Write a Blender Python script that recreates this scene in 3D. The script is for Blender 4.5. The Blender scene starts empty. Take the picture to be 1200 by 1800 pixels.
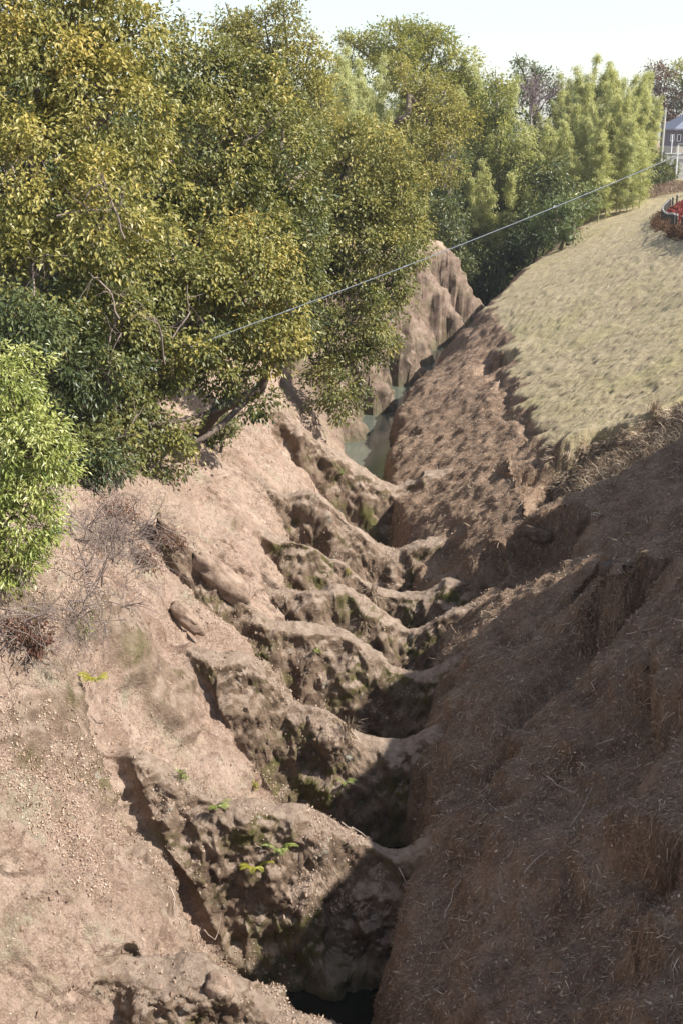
import bpy, math, random
import numpy as np
from mathutils import Vector, Matrix

S = bpy.context.scene
rng = np.random.default_rng(7)
random.seed(7)

# ------------------------------------------------------------------ camera
PITCH = math.radians(17.1)
FPX = 2173.0                                   # focal length in pixels of the 1200 x 1800 photograph
cam_d = bpy.data.cameras.new('camera')
cam = bpy.data.objects.new('camera', cam_d)
S.collection.objects.link(cam)
cam.location = (0, 0, 0)
cam.rotation_euler = (math.pi / 2 - PITCH, 0, 0)
cam_d.sensor_fit = 'VERTICAL'
cam_d.sensor_height = 24.0
cam_d.lens = 24.0 * FPX / 1800.0
cam_d.clip_start = 0.1
cam_d.clip_end = 6000
S.camera = cam

# ------------------------------------------------------------------ light
SUN_EL = math.radians(42.0)
SUN_AZ = math.radians(14.0)                    # from +x (right) towards the viewer
sun_dir = Vector((math.cos(SUN_EL) * math.cos(SUN_AZ), -math.cos(SUN_EL) * math.sin(SUN_AZ), math.sin(SUN_EL)))
w = bpy.data.worlds.new('World')
S.world = w
w.use_nodes = True
nt = w.node_tree
sky = nt.nodes.new('ShaderNodeTexSky')
sky.sky_type = 'NISHITA'
sky.sun_disc = False
sky.sun_elevation = SUN_EL
sky.sun_rotation = math.atan2(sun_dir.x, sun_dir.y)
sky.air_density = 1.0
sky.dust_density = 1.0
sky.ozone_density = 1.0
bg = nt.nodes['Background']
bg.inputs['Strength'].default_value = 0.119
hsv = nt.nodes.new('ShaderNodeHueSaturation')
hsv.inputs['Saturation'].default_value = 0.68        # thin white winter overcast takes the blue out of the sky
nt.links.new(sky.outputs[0], hsv.inputs['Color'])
nt.links.new(hsv.outputs[0], bg.inputs[0])
sl = bpy.data.lights.new('sun', 'SUN')
sl.energy = 4.8
sl.angle = math.radians(0.6)
sl.color = (1.0, 0.955, 0.88)
so = bpy.data.objects.new('sun', sl)
S.collection.objects.link(so)
so.rotation_euler = sun_dir.to_track_quat('Z', 'Y').to_euler()
S.view_settings.view_transform = 'Standard'
S.view_settings.look = 'None'
S.view_settings.exposure = 0.95
HAZE = 0.00028
S.view_settings.gamma = 1.0
S.view_settings.use_curve_mapping = False
S.cycles.max_bounces = 5
S.cycles.diffuse_bounces = 3
S.cycles.transmission_bounces = 3
S.cycles.caustics_reflective = False
S.cycles.caustics_refractive = False

# ------------------------------------------------------------------ helpers: pixels to rays, noise, meshes
cP, sP = math.cos(PITCH), math.sin(PITCH)

def ray(u, v):
    """direction of the photograph's pixel, scaled to y = 1"""
    y = FPX * cP + (900 - v) * sP
    z = -FPX * sP + (900 - v) * cP
    return (u - 600) / y, z / y

def at(u, v, Y):
    a, b = ray(u, v)
    return np.array((a * Y, Y, b * Y))

def sm(a, b, x):
    t = np.clip((x - a) / (b - a), 0, 1)
    return t * t * (3 - 2 * t)

def smin(a, b, k):
    h = np.clip(0.5 + 0.5 * (b - a) / k, 0, 1)
    return b + (a - b) * h - k * h * (1 - h)

def smax(a, b, k):
    return -smin(-a, -b, k)

_T = np.random.default_rng(3).random((32, 32, 32)).astype(np.float32) * 2 - 1

def vn(p):
    """3-D value noise in -1..1"""
    i = np.floor(p).astype(np.int64)
    f = p - i
    f = f * f * f * (f * (f * 6 - 15) + 10)
    i0 = i & 31
    i1 = (i + 1) & 31
    x0, y0, z0 = i0.T
    x1, y1, z1 = i1.T
    fx, fy, fz = f.T
    a = _T[x0, y0, z0] * (1 - fx) + _T[x1, y0, z0] * fx
    b = _T[x0, y1, z0] * (1 - fx) + _T[x1, y1, z0] * fx
    c = _T[x0, y0, z1] * (1 - fx) + _T[x1, y0, z1] * fx
    d = _T[x0, y1, z1] * (1 - fx) + _T[x1, y1, z1] * fx
    return (a * (1 - fy) + b * fy) * (1 - fz) + (c * (1 - fy) + d * fy) * fz

_R = np.array(Matrix.Rotation(0.7, 3, Vector((1, 2, 0.5)).normalized()))

def fbm(p, octaves=4, gain=0.5, ridged=False):
    s = 0
    a = 1.0
    q = np.asarray(p, dtype=np.float64)
    for _ in range(octaves):
        n = vn(q)
        s = s + a * ((1 - 2 * np.abs(n)) if ridged else n)
        a *= gain
        q = q @ _R.T * 2.03 + 11.7
    return s

def new_mesh(name, V, F, mats=(), attrs=None, smooth=False, mat_index=None):
    """mesh from numpy arrays; F is (n,3) or (n,4); attrs: name -> per-vertex floats"""
    me = bpy.data.meshes.new(name)
    V = np.ascontiguousarray(V, dtype=np.float32)
    F = np.ascontiguousarray(F, dtype=np.int32)
    k = F.shape[1]
    me.vertices.add(len(V))
    me.vertices.foreach_set('co', V.ravel())
    me.loops.add(F.size)
    me.loops.foreach_set('vertex_index', F.ravel())
    me.polygons.add(len(F))
    me.polygons.foreach_set('loop_start', np.arange(0, F.size, k, dtype=np.int32))
    me.polygons.foreach_set('use_smooth', np.full(len(F), smooth, dtype=bool))
    if mat_index is not None:
        me.polygons.foreach_set('material_index', np.ascontiguousarray(mat_index, dtype=np.int32))
    for m in mats:
        me.materials.append(m)
    if attrs:
        for an, av in attrs.items():
            at_ = me.attributes.new(an, 'FLOAT', 'POINT')
            at_.data.foreach_set('value', np.ascontiguousarray(av, dtype=np.float32))
    me.update(calc_edges=True)
    return me

def link(name, me, parent=None, kind=None, label=None, cat=None, group=None, loc=None):
    o = bpy.data.objects.new(name, me)
    S.collection.objects.link(o)
    if loc is not None:
        o.location = loc
    if parent is not None:
        o.parent = parent
    tag(o, label, cat, group, kind)
    return o

def tag(o, label=None, cat=None, group=None, kind=None):
    if label: o['label'] = label
    if cat: o['category'] = cat
    if group: o['group'] = group
    if kind: o['kind'] = kind
    return o

def thing(name, label, cat, loc, group=None):
    return link(name, None, None, None, label, cat, group, loc=tuple(float(c) for c in loc))

class Acc:
    """collects geometry for one mesh"""
    def __init__(self):
        self.V = []; self.F = []; self.A = []; self.n = 0
    def add(self, V, F, a=0.5):
        V = np.asarray(V, dtype=np.float64)
        F = np.asarray(F, dtype=np.int64)
        if F.shape[1] == 4:
            F = np.concatenate([F[:, [0, 1, 2]], F[:, [0, 2, 3]]])
        self.V.append(V); self.F.append(F + self.n); self.n += len(V)
        self.A.append(np.full(len(V), a) if np.isscalar(a) else a)
    def tube(self, P, R, sides=6, a=0.5, cap=True):
        P = np.asarray(P, dtype=np.float64)
        R = np.broadcast_to(np.asarray(R, dtype=np.float64), (len(P),))
        T = np.gradient(P, axis=0)
        T /= np.linalg.norm(T, axis=1, keepdims=True) + 1e-9
        ref = np.array((0, 0, 1.0)) if abs(T[:, 2]).mean() < 0.8 else np.array((0, 1.0, 0))
        A1 = np.cross(T, ref); A1 /= np.linalg.norm(A1, axis=1, keepdims=True) + 1e-9
        A2 = np.cross(T, A1)
        th = np.arange(sides) * 2 * math.pi / sides
        ring = P[:, None, :] + R[:, None, None] * (np.cos(th)[None, :, None] * A1[:, None, :] + np.sin(th)[None, :, None] * A2[:, None, :])
        V = ring.reshape(-1, 3)
        F = []
        for i in range(len(P) - 1):
            for j in range(sides):
                k = (j + 1) % sides
                F.append((i * sides + j, i * sides + k, (i + 1) * sides + k, (i + 1) * sides + j))
        self.add(V, F, a)
        if cap:
            n = len(P)
            V2 = np.concatenate([ring[0], P[:1], ring[-1], P[-1:]])
            F2 = [(k2, sides, (k2 + 1) % sides) for k2 in range(sides)] + [(sides + 1 + k2, sides + 1 + (k2 + 1) % sides, 2 * sides + 1) for k2 in range(sides)]
            self.add(V2, F2, a)
    def box(self, c, s, rz=0.0, a=0.5, M=None):
        x, y, z = np.array(s) / 2
        V = np.array([(i, j, k) for i in (-x, x) for j in (-y, y) for k in (-z, z)])
        if M is not None:
            V = V @ np.array(M).T
        elif rz:
            c_, s_ = math.cos(rz), math.sin(rz)
            V = V @ np.array(((c_, -s_, 0), (s_, c_, 0), (0, 0, 1))).T
        self.add(V + np.asarray(c), [(0, 1, 3, 2), (4, 6, 7, 5), (0, 4, 5, 1), (2, 3, 7, 6), (0, 2, 6, 4), (1, 5, 7, 3)], a)
    def mesh(self, name, mat, smooth=False, attr='tint'):
        if not self.V:
            self.add([(0, 0, 0), (0.001, 0, 0), (0, 0.001, 0)], [(0, 1, 2)])
        return new_mesh(name, np.concatenate(self.V), np.concatenate(self.F), (mat,), {attr: np.concatenate(self.A)}, smooth)

# ------------------------------------------------------------------ materials
def mat_new(name):
    m = bpy.data.materials.new(name)
    m.use_nodes = True
    t = m.node_tree
    return m, t, t.nodes['Principled BSDF'], t.nodes['Material Output']

def N(t, typ, **kw):
    n = t.nodes.new(typ)
    for k, v in kw.items():
        if k in n.inputs:
            n.inputs[k].default_value = v
        else:
            setattr(n, k, v)
    return n

def noise(t, vec, scale, detail=4, rough=0.6, dist=0.0, stretch=None):
    if stretch is not None:
        mp = N(t, 'ShaderNodeMapping')
        mp.inputs['Scale'].default_value = stretch
        t.links.new(vec, mp.inputs[0])
        vec = mp.outputs[0]
    n = N(t, 'ShaderNodeTexNoise', Scale=scale, Detail=detail, Roughness=rough, Distortion=dist)
    t.links.new(vec, n.inputs['Vector'])
    return n.outputs['Fac']

def ramp(t, fac, stops, interp='LINEAR'):
    r = N(t, 'ShaderNodeValToRGB')
    r.color_ramp.interpolation = interp
    e = r.color_ramp.elements
    while len(e) < len(stops):
        e.new(0.5)
    for i, (p, c) in enumerate(stops):
        e[i].position = p
        e[i].color = (*c, 1) if len(c) == 3 else c
    t.links.new(fac, r.inputs[0])
    return r.outputs[0]

def mrange(t, fac, a, b):
    m = N(t, 'ShaderNodeMapRange')
    m.inputs[1].default_value = a
    m.inputs[2].default_value = b
    m.clamp = True
    t.links.new(fac, m.inputs[0])
    return m.outputs[0]

def mix(t, fac, a, b, mode='MIX'):
    m = N(t, 'ShaderNodeMix', data_type='RGBA', blend_type=mode)
    if isinstance(fac, (int, float)):
        m.inputs[0].default_value = fac
    else:
        t.links.new(fac, m.inputs[0])
    for s, x in ((6, a), (7, b)):
        if isinstance(x, tuple):
            m.inputs[s].default_value = (*x, 1)
        else:
            t.links.new(x, m.inputs[s])
    return m.outputs[2]

def math_(t, op, a, b=None):
    m = N(t, 'ShaderNodeMath', operation=op)
    for i, x in enumerate((a, b)):
        if x is None: continue
        if isinstance(x, (int, float)):
            m.inputs[i].default_value = x
        else:
            t.links.new(x, m.inputs[i])
    return m.outputs[0]

def attr(t, name):
    return N(t, 'ShaderNodeAttribute', attribute_name=name).outputs['Fac']

def bump(t, bsdf, h, strength, dist):
    b = N(t, 'ShaderNodeBump', Strength=strength, Distance=dist)
    t.links.new(h, b.inputs['Height'])
    t.links.new(b.outputs[0], bsdf.inputs['Normal'])

def leaf_mat(name, stops, rough=0.42, trans=0.28, spec=0.5):
    m, t, b, out = mat_new(name)
    col = ramp(t, attr(t, 'tint'), stops)
    t.links.new(col, b.inputs['Base Color'])
    b.inputs['Roughness'].default_value = rough
    b.inputs['Specular IOR Level'].default_value = spec
    tr = N(t, 'ShaderNodeBsdfTranslucent')
    tc = mix(t, 0.35, col, (0.35, 0.38, 0.05))
    t.links.new(tc, tr.inputs[0])
    mx = N(t, 'ShaderNodeMixShader')
    mx.inputs[0].default_value = trans
    t.links.new(b.outputs[0], mx.inputs[1])
    t.links.new(tr.outputs[0], mx.inputs[2])
    t.links.new(mx.outputs[0], out.inputs[0])
    return m

def flat_mat(name, col, rough=0.7, var=0.25, scale=6.0, bmp=0.0, metal=0.0):
    m, t, b, out = mat_new(name)
    tc = N(t, 'ShaderNodeTexCoord')
    f = noise(t, tc.outputs['Object'], scale, 5)
    lo = tuple(c * (1 - var) for c in col)
    hi = tuple(min(1, c * (1 + var)) for c in col)
    t.links.new(ramp(t, f, [(0.3, lo), (0.7, hi)]), b.inputs['Base Color'])
    b.inputs['Roughness'].default_value = rough
    b.inputs['Metallic'].default_value = metal
    if bmp:
        bump(t, b, f, bmp, 0.02)
    return m

def tint_mat(name, stops, rough=0.8, spec=0.3):
    m, t, b, out = mat_new(name)
    t.links.new(ramp(t, attr(t, 'tint'), stops), b.inputs['Base Color'])
    b.inputs['Roughness'].default_value = rough
    b.inputs['Specular IOR Level'].default_value = spec
    return m
# ------------------------------------------------------------------ terrain: an old moat cut into soft rock
WATER = -12.0
Yc = [0, 12, 14.9, 16, 19.5, 22.7, 25, 27.2, 30, 33.4, 36.2, 39, 43, 46.5, 50.3, 57.3, 64.6, 78.8, 93, 112, 130]
Xc = [-.9, -.5, -.2, -.05, .22, .75, .82, .65, .65, .62, .62, .7, .85, .95, 1.0, 2.7, 4.4, 8.0, 11.5, 17, 24]

def xc(y):
    return sum(np.interp(y + o, Yc, Xc) for o in (-1.2, -.4, .4, 1.2)) / 4

def rim_z(y):
    return np.interp(y, [0, 10, 16, 24, 31, 45, 80, 110], [-4.2, -4.5, -4.9, -6.6, -7.2, -7.0, -6.8, -6.5])

def lawn_edge(y):
    yy = [28, 33, 38, 47, 52, 60, 66, 70, 80, 90, 100, 110, 140]
    return (sum(np.interp(y + o, yy, [6.0, 6.1, 6.4, 6.75, 6.8, 6.95, 7.9, 8.9, 12, 16, 21, 26.5, 40]) for o in (-.7, .7)) / 2,
            np.interp(y, yy, [-8.35, -8.4, -8.5, -8.7, -8.7, -8.5, -8.75, -8.9, -8.2, -7.1, -5.6, -3.9, -3.4]))

# crest lines of the rock ridges, as seen in the photograph, each at its own distance
RIDGES = [
    (12.3, .34, [(-80, 1520), (0, 1572), (60, 1622), (140, 1665), (220, 1690), (370, 1708), (480, 1765), (545, 1808), (600, 1842), (640, 1850), (720, 1830)]),
    (16.0, .34, [(120, 1240), (200, 1300), (260, 1335), (330, 1390), (450, 1420), (520, 1440), (590, 1462), (660, 1512), (700, 1524), (760, 1490)]),
    (19.5, .30, [(300, 1120), (370, 1155), (440, 1163), (475, 1200), (510, 1242), (590, 1256), (650, 1306), (700, 1314), (760, 1290)]),
    (22.7, .34, [(270, 900), (330, 960), (400, 1035), (470, 1092), (530, 1105), (600, 1115), (650, 1140), (690, 1172), (740, 1188), (800, 1165)]),
    (25.0, .26, [(360, 930), (440, 1000), (500, 1042), (600, 1040), (630, 1060), (660, 1082), (720, 1108), (755, 1092), (800, 1070)]),
    (27.2, .26, [(400, 895), (450, 930), (530, 952), (600, 992), (640, 1020), (680, 1034), (730, 1044), (780, 1020)]),
    (30.0, .30, [(420, 820), (490, 870), (560, 872), (610, 912), (640, 940), (660, 962), (700, 974), (750, 950)]),
    (36.2, .55, [(430, 660), (480, 710), (540, 762), (600, 802), (640, 830), (670, 852), (695, 858), (740, 830)]),
]
RW = []
for Y0, hw, px in RIDGES:
    P = np.array([at(u, v, Y0) for u, v in px])
    RW.append((Y0, hw, P[:, 0], P[:, 2]))
BUTT = [(49.5, 1.1, .6), (54.5, 1.15, 1.2), (61.0, 1.4, 1.5), (66.3, 1.4, 1.3), (73.5, 2.2, 1.9), (81.5, 1.9, 2.2)]

def smooth_interp(x, X, Z, d=.12):
    return (np.interp(x - d, X, Z) + np.interp(x, X, Z) * 2 + np.interp(x + d, X, Z)) / 4

def P3(x, y, s, z=0.0):
    return np.stack([x * s, y * s, np.full_like(x, z)], -1)

# short scarps and bites in the shaded bank: (pixel, width of the lip, height of the drop, direction of the drop in plan)
def H(x, y, masks=False):
    x = np.asarray(x, dtype=np.float64); y = np.asarray(y, dtype=np.float64)
    wig = fbm(P3(x, y, .45), 3)
    wig2 = fbm(P3(x, y, .16, 4.2), 3)
    c = xc(y)
    far = sm(40, 50, y)
    wf = np.where(y < 40, .68, (.68 + far * .16))
    gorge = 1 - sm(96, 112, y)
    zf = -12.7 * gorge + -6.6 * (1 - gorge)
    # ---- left bank
    bt = 0
    for yb, wb, ab in BUTT:
        d = (y - yb) / wb
        bt = bt + ab * np.exp(-np.where(d < 0, d * d * 2.2, d * d * .8) ** 2)
    tl = (c - wf + bt * far) - x + wig * .28
    kl = np.interp(y, [0, 12, 16, 19.5, 22.7, 25, 27.2, 30, 36, 45, 60, 90], [1.8, 1.76, 1.70, 2.0, 1.30, 1.70, 1.9, 2.05, 2.0, 1.5, 1.45, 1.4])
    wall = np.interp(y, [0, 30, 42, 50, 70, 90], [.3, .4, .7, .8, .8, .8])
    zl = zf + (kl * np.maximum(tl, 0) + wall * sm(-.05, .3, tl)) * gorge
    zk = np.interp(y, [0, 17, 19, 22, 25, 30, 36, 42, 46], [-4, -5, -8.2, -8.5, -8.7, -8.8, -8.0, -7, -4])
    tk = (zk - zf - wall) / kl
    zl = smin(zl, zk + .95 * (tl - tk), .5)
    rz = rim_z(y) + wig2 * .35
    trim = np.where(zk < rz, tk + (rz - zk) / .95, (rz - zf - wall) / kl)
    top = rz + .22 * (tl - trim)
    top = smin(top, -2.6 + wig2 * .5, 1.2)
    zl = smin(zl, top, .7)
    # ---- rock ridges
    z = zl
    ridge_m = np.zeros_like(x); ridge_id = np.full(x.shape, -1)
    for i, (Y0, hw, RX, RZ) in enumerate(RW):
        zc = smooth_interp(x, RX, RZ, .2) + .12 * fbm(P3(x, y, 1.3, i * 5.), 2)
        zc = np.where(x > RX[-1], RZ[-1], np.where(x < RX[0], -40, zc))
        yo = Y0 + .20 * fbm(P3(x, y, 1.0, i * 3.1), 2) + .04 * fbm(P3(x, y * .2, 3.2, i * 1.7), 2)
        d = y - yo
        r_ = .26 * hw / .3
        dn = np.maximum(-d - hw * .15, 0); df = np.maximum(d - hw * .55, 0)
        steepness = 4.4 + 1.2 * fbm(P3(x, y * .15, .9, i * 2.3), 2)
        fall = steepness * (np.sqrt(dn * dn + r_ * r_) - r_) + 3.4 * (np.sqrt(df * df + .3 ** 2) - .3)
        zi = zc - fall
        rise = zi - z
        on = sm(-.02, .18, rise) * sm(-12.7, -12.4, zi)
        ridge_id = np.where((on > .5) & (fall > -.01), i, ridge_id)
        ridge_m = np.maximum(ridge_m * (1 - on), on)
        z = smax(z, zi, .16)
    # ---- right bank and lawn
    tr = x - (c + wf) + wig * .2
    wr = np.interp(y, [0, 33, 40, 60, 90], [2.0, 1.9, 1.9, 1.6, 1.2])
    near = np.interp(y, [0, 20, 24, 28, 40], [1.05, 1.0, .84, .78, .78])
    zb = zf + wr * sm(-.05, .55, tr) * gorge + near * np.maximum(tr - .2, 0)
    # the gentler upper part of the bank in front of the lawn
    km = sm(20, 25, y)
    knee = -8.9 + wig2 * .25
    tk = (knee - zf - wr) / near + .2
    zk = knee + .42 * (tr - tk)
    zb = zb * (1 - km) + km * smin(zb, zk, .7)
    zb = zb + 6.0 * sm(.6, 6.5, x - .30 * y) * sm(21, 25, y) * (1 - sm(29.3, 31.5, y))  # unseen mound added right of the frame to shade the bank
    zb = smin(zb, -1.0 + .3 * wig2, 1.4)
    xe, ze = lawn_edge(y)
    kmid = (ze - zf - wr) / np.maximum(xe - (c + wf) - .1, .8)
    zm = zf + wr * sm(-.05, .55, tr) * gorge + kmid * np.maximum(tr, 0)
    xl = x - xe + wig * .75 + .16 * fbm(P3(x, y, 1.9, 3.), 2)
    kla = np.interp(y, [33, 60, 90, 110], [.46, .47, .30, .10])
    lawn = ze + kla * (x - xe + wig * .10)
    lawn = smin(lawn, -3.35, 1.6)
    lawn = lawn + .05 * wig2
    # the lawn ends in a small scarp above the bank
    zm = smin(zm, lawn, .22) - .28 * np.exp(-((xl + .4) / .35) ** 2) * (1 - sm(62, 72, y)) * sm(-.1, .5, wig + .15)
    line = 33.2 + .10 * (x - 6.1) + .35 * wig + .16 * fbm(P3(x, y, 2.1, 7.), 2)
    s_up = sm(-.14, .10, y - line)
    drop = np.interp(x, [4, 6, 8, 9.2, 11, 16], [.4, .95, .7, .35, .4, .1])
    znear = np.minimum(zb, np.where(x > xe - .2, lawn - drop, 99))
    znear = np.where(y > 26, smin(zb, np.where(x > xe - 1.5, lawn - drop + 1.6 * np.maximum(0, line - y - 4), 99), .3), zb)
    zr = znear * (1 - s_up) + zm * s_up
    # ledges in the shaded bank
    zr0 = zr
    for (lx, ly, wl, hl, dx, dy) in LEDGES:
        a = (x - lx) * dx + (y - ly) * dy          # along the drop
        b = -(x - lx) * dy + (y - ly) * dx
        a = a + .18 * wig + .12 * fbm(P3(x, y, 2.6, 5.), 2)
        e = np.exp(-(b / wl) ** 4)
        zr = zr - .95 * hl * e * sm(-.04, .10, a) * (1 - sm(.7, 2.6, a)) + .35 * hl * e * sm(-1.6, -.1, a) * (1 - sm(-.04, .05, a))
    dom = sm(-.08, .18, zr - z + .12 * wig2)
    z = smax(z, zr, .22)
    right = dom
    ridge_m = ridge_m * (1 - dom)
    ridge_id = np.where(dom > .5, -1, ridge_id)
    # ---- beyond the moat
    back = sm(98, 116, y)
    z = z * (1 - back) + back * (-5.2 + sm(8, 40, x) * 1.8 * (1 - sm(125, 150, y)) + .6 * wig2)
    # the hill the wood stands on, left
    z = z + sm(-7, -26, x) * sm(8, 20, y) * (2.2 + .5 * wig2)
    if not masks:
        return z
    lawn_m = (sm(-.3, .55, xl + .2 * wig2) * s_up * sm(0, .3, zm - zl + .5) * (x > c)) * (1 - sm(112, 118, y))
    return z, dict(ridge=ridge_m, rid=ridge_id, lawn=lawn_m, right=right, tl=tl, trim=trim)

LEDGES = []

def drop(u, v, y0=8.0, y1=160.0):
    """where the ray through a pixel meets the ground"""
    a, b = ray(u, v)
    Y = np.exp(np.linspace(math.log(y0), math.log(y1), 1500))
    d = b * Y - H(a * Y, Y)
    k = int(np.argmax(d < 0)) if (d < 0).any() else len(Y) - 1
    lo, hi = Y[max(k - 1, 0)], Y[k]
    yy = np.linspace(lo, hi, 12)
    d = b * yy - H(a * yy, yy)
    j = int(np.argmax(d < 0)) if (d < 0).any() else 11
    return np.array((a * yy[j], yy[j], b * yy[j]))

for (u, v, wl, hl, dx, dy) in [(965, 925, .85, 1.0, -.45, -.89), (845, 985, .6, .9, -.5, -.86), (1095, 1030, .75, 1.15, -.75, -.66), (1060, 1000, .35, .5, -.9, -.4), (1000, 800, .45, .7, -.5, -.86), (885, 625, .8, .45, -.75, -.66),
                               (1160, 1230, 1.0, .55, -.95, -.3), (1150, 1480, .9, .6, -.98, -.2), (1130, 1650, .6, .5, -.98, -.2),
                               (930, 1290, .35, .3, -.9, -.3), (815, 1180, .4, .35, -.8, -.6), (1010, 1560, .3, .25, -.9, -.4)]:
    p = drop(u, v)
    n_ = math.hypot(dx, dy)
    LEDGES.append((p[0], p[1], wl, hl, dx / n_, dy / n_))

# ---- the grid: fan-shaped, finer where the ridges face the viewer
yk = np.exp(np.linspace(math.log(8.5), math.log(122), 4000))
dens = (1.0 - .5 * sm(45, 70, yk)) / yk
for Y0, hw, RX, RZ in RW:
    dens = dens + (5.5 / yk) * np.exp(-((yk - (Y0 - .42)) / .42) ** 2)
dens = dens + (1.2 / yk) * np.exp(-((yk - 33.3) / .8) ** 2)
cum = np.concatenate([[0], np.cumsum((dens[1:] + dens[:-1]) / 2 * np.diff(yk))])
NR = 980
rows = np.interp(np.linspace(0, cum[-1], NR), cum, yk)
rows = np.concatenate([[-4, -1, 2, 4.5, 6.5, 7.6], rows, [126, 132, 140, 155, 180, 230, 320, 480, 700]])
cs = np.linspace(-.385, .385, 450)
cs = np.concatenate([[-6, -3.5, -2, -1.4, -1.0, -.8, -.65, -.55, -.48, -.43], cs, [.41, .44, .48, .52, .57, .62, .68, .76, .85, 1.0, 1.2, 1.5, 2.2, 3.5, 6]])
GX = cs[None, :] * (rows[:, None] * .93 + 5.2)
GX = np.where(np.abs(cs)[None, :] > .385, GX, cs[None, :] * (rows[:, None] * .93 + 1.6 + 3.6 * (np.abs(cs)[None, :] / .385) ** 2))
GY = np.broadcast_to(rows[:, None], GX.shape).copy()
nr, nc = GX.shape
Z, MK = H(GX.ravel(), GY.ravel(), True)
Pg = np.stack([GX.ravel(), GY.ravel(), Z], -1)

def grid_normals(P):
    Q = P.reshape(nr, nc, 3)
    du = np.gradient(Q, axis=1); dv = np.gradient(Q, axis=0)
    n = np.cross(du, dv)
    n /= np.linalg.norm(n, axis=2, keepdims=True) + 1e-12
    return n.reshape(-1, 3)

Nn = grid_normals(Pg)
steep = 1 - np.abs(Nn[:, 2])
sel = (Pg[:, 1] < 125) & (Pg[:, 1] > 5) & (np.abs(Pg[:, 0]) < Pg[:, 1] * .7 + 3)
q = Pg[sel]
rid = MK['ridge'][sel]; lw = MK['lawn'][sel]; rt = MK['right'][sel]
stp = steep[sel]
far_s = np.clip(q[:, 1] / 22, .8, 3)
rocky = np.clip(rid + sm(40, 52, q[:, 1]) * sm(.12, .34, stp) * (1 - rt) * (1 - lw), 0, 1)
outc = sm(.28, .62, fbm(q * np.array((.55, .55, .8)) + 77, 4, .55)) * (1 - rt) * (1 - lw) * sm(.15, .35, stp) * (q[:, 1] < 45)
rocky = np.clip(rocky + .75 * outc, 0, 1)
n1 = fbm(q * .9, 4, .5)
n2 = fbm(q * 3.1 + 5, 4, .6)
n3 = fbm(q * np.array((1.9, 1.9, 1.25)) + 9, 5, .6, ridged=True)
n4 = fbm(q * 9.0, 2, .6)
soil = .30 * fbm(q * .38 + 13, 2) * sm(.2, .5, stp) + .10 * n1 + .05 * n2 + .020 * n4 - .07 * np.clip(np.floor(fbm(q * np.array((1.0, 1.0, 1.6)) + 51, 3) * 2.5), -1, 1) - .10 * sm(.25, .75, fbm(q * np.array((1.3, 1.3, .35)) + 31, 3, .5)) * sm(.35, .6, stp)
n5 = fbm(q * 1.5 + 71, 3, .5)
block = np.floor(n5 * 3.2) / 3.2 + .5 * np.abs(n5 * 3.2 - np.round(n5 * 3.2)) ** 2
rock = .07 * n1 + (.05 * (n3 - .3) + .10 * block + .05 * n2) * sm(.25, .65, stp) + .025 * n2 + .016 * n4
bank = (.12 - .05 * sm(31, 36, q[:, 1])) * n1 + .036 * n2 + .018 * n4 - (.15 - .08 * sm(31, 36, q[:, 1])) * sm(.35, .8, fbm(q * .8 + 91, 3)) + .05 * (fbm(q * 1.6 + 23, 3, .5, ridged=True) - .4)
lawn_d = .03 * n2 + .02 * n4
farl = sm(42, 50, q[:, 1]) * (1 - rt)
soil = soil + farl * (.26 * (fbm(q * np.array((.7, .7, .5)) + 2, 5, .6, ridged=True) - .4) * sm(.15, .4, stp))
D = soil * (1 - rocky) + rock * rocky * (1 + 1.8 * farl)
D = D * (1 - rt) + bank * rt
D = D * (1 - lw) + lawn_d * lw
disp = np.zeros(len(Pg)); disp[sel] = D
Pg = Pg + Nn * disp[:, None]
Nn = grid_normals(Pg)
ROCK = np.zeros(len(Pg)); ROCK[sel] = rocky
RIGHT = MK['right']
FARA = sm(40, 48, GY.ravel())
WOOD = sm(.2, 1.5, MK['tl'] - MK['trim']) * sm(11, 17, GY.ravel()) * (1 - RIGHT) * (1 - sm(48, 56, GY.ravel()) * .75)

idx = np.arange(nr * nc).reshape(nr, nc)
Fq = np.stack([idx[:-1, :-1], idx[:-1, 1:], idx[1:, 1:], idx[1:, :-1]], -1).reshape(-1, 4)
fl = MK['lawn'][Fq].mean(1); fr = RIGHT[Fq].mean(1)
fid = MK['rid'][Fq[:, 0]]; fro = MK['ridge'][Fq].mean(1)
part = np.where(fl > .5, 1, np.where((fro > .45) & (fid >= 0), 10 + fid, np.where((fr > .5) & (Pg[Fq[:, 0], 1] < 100), 2, 0)))

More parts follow.
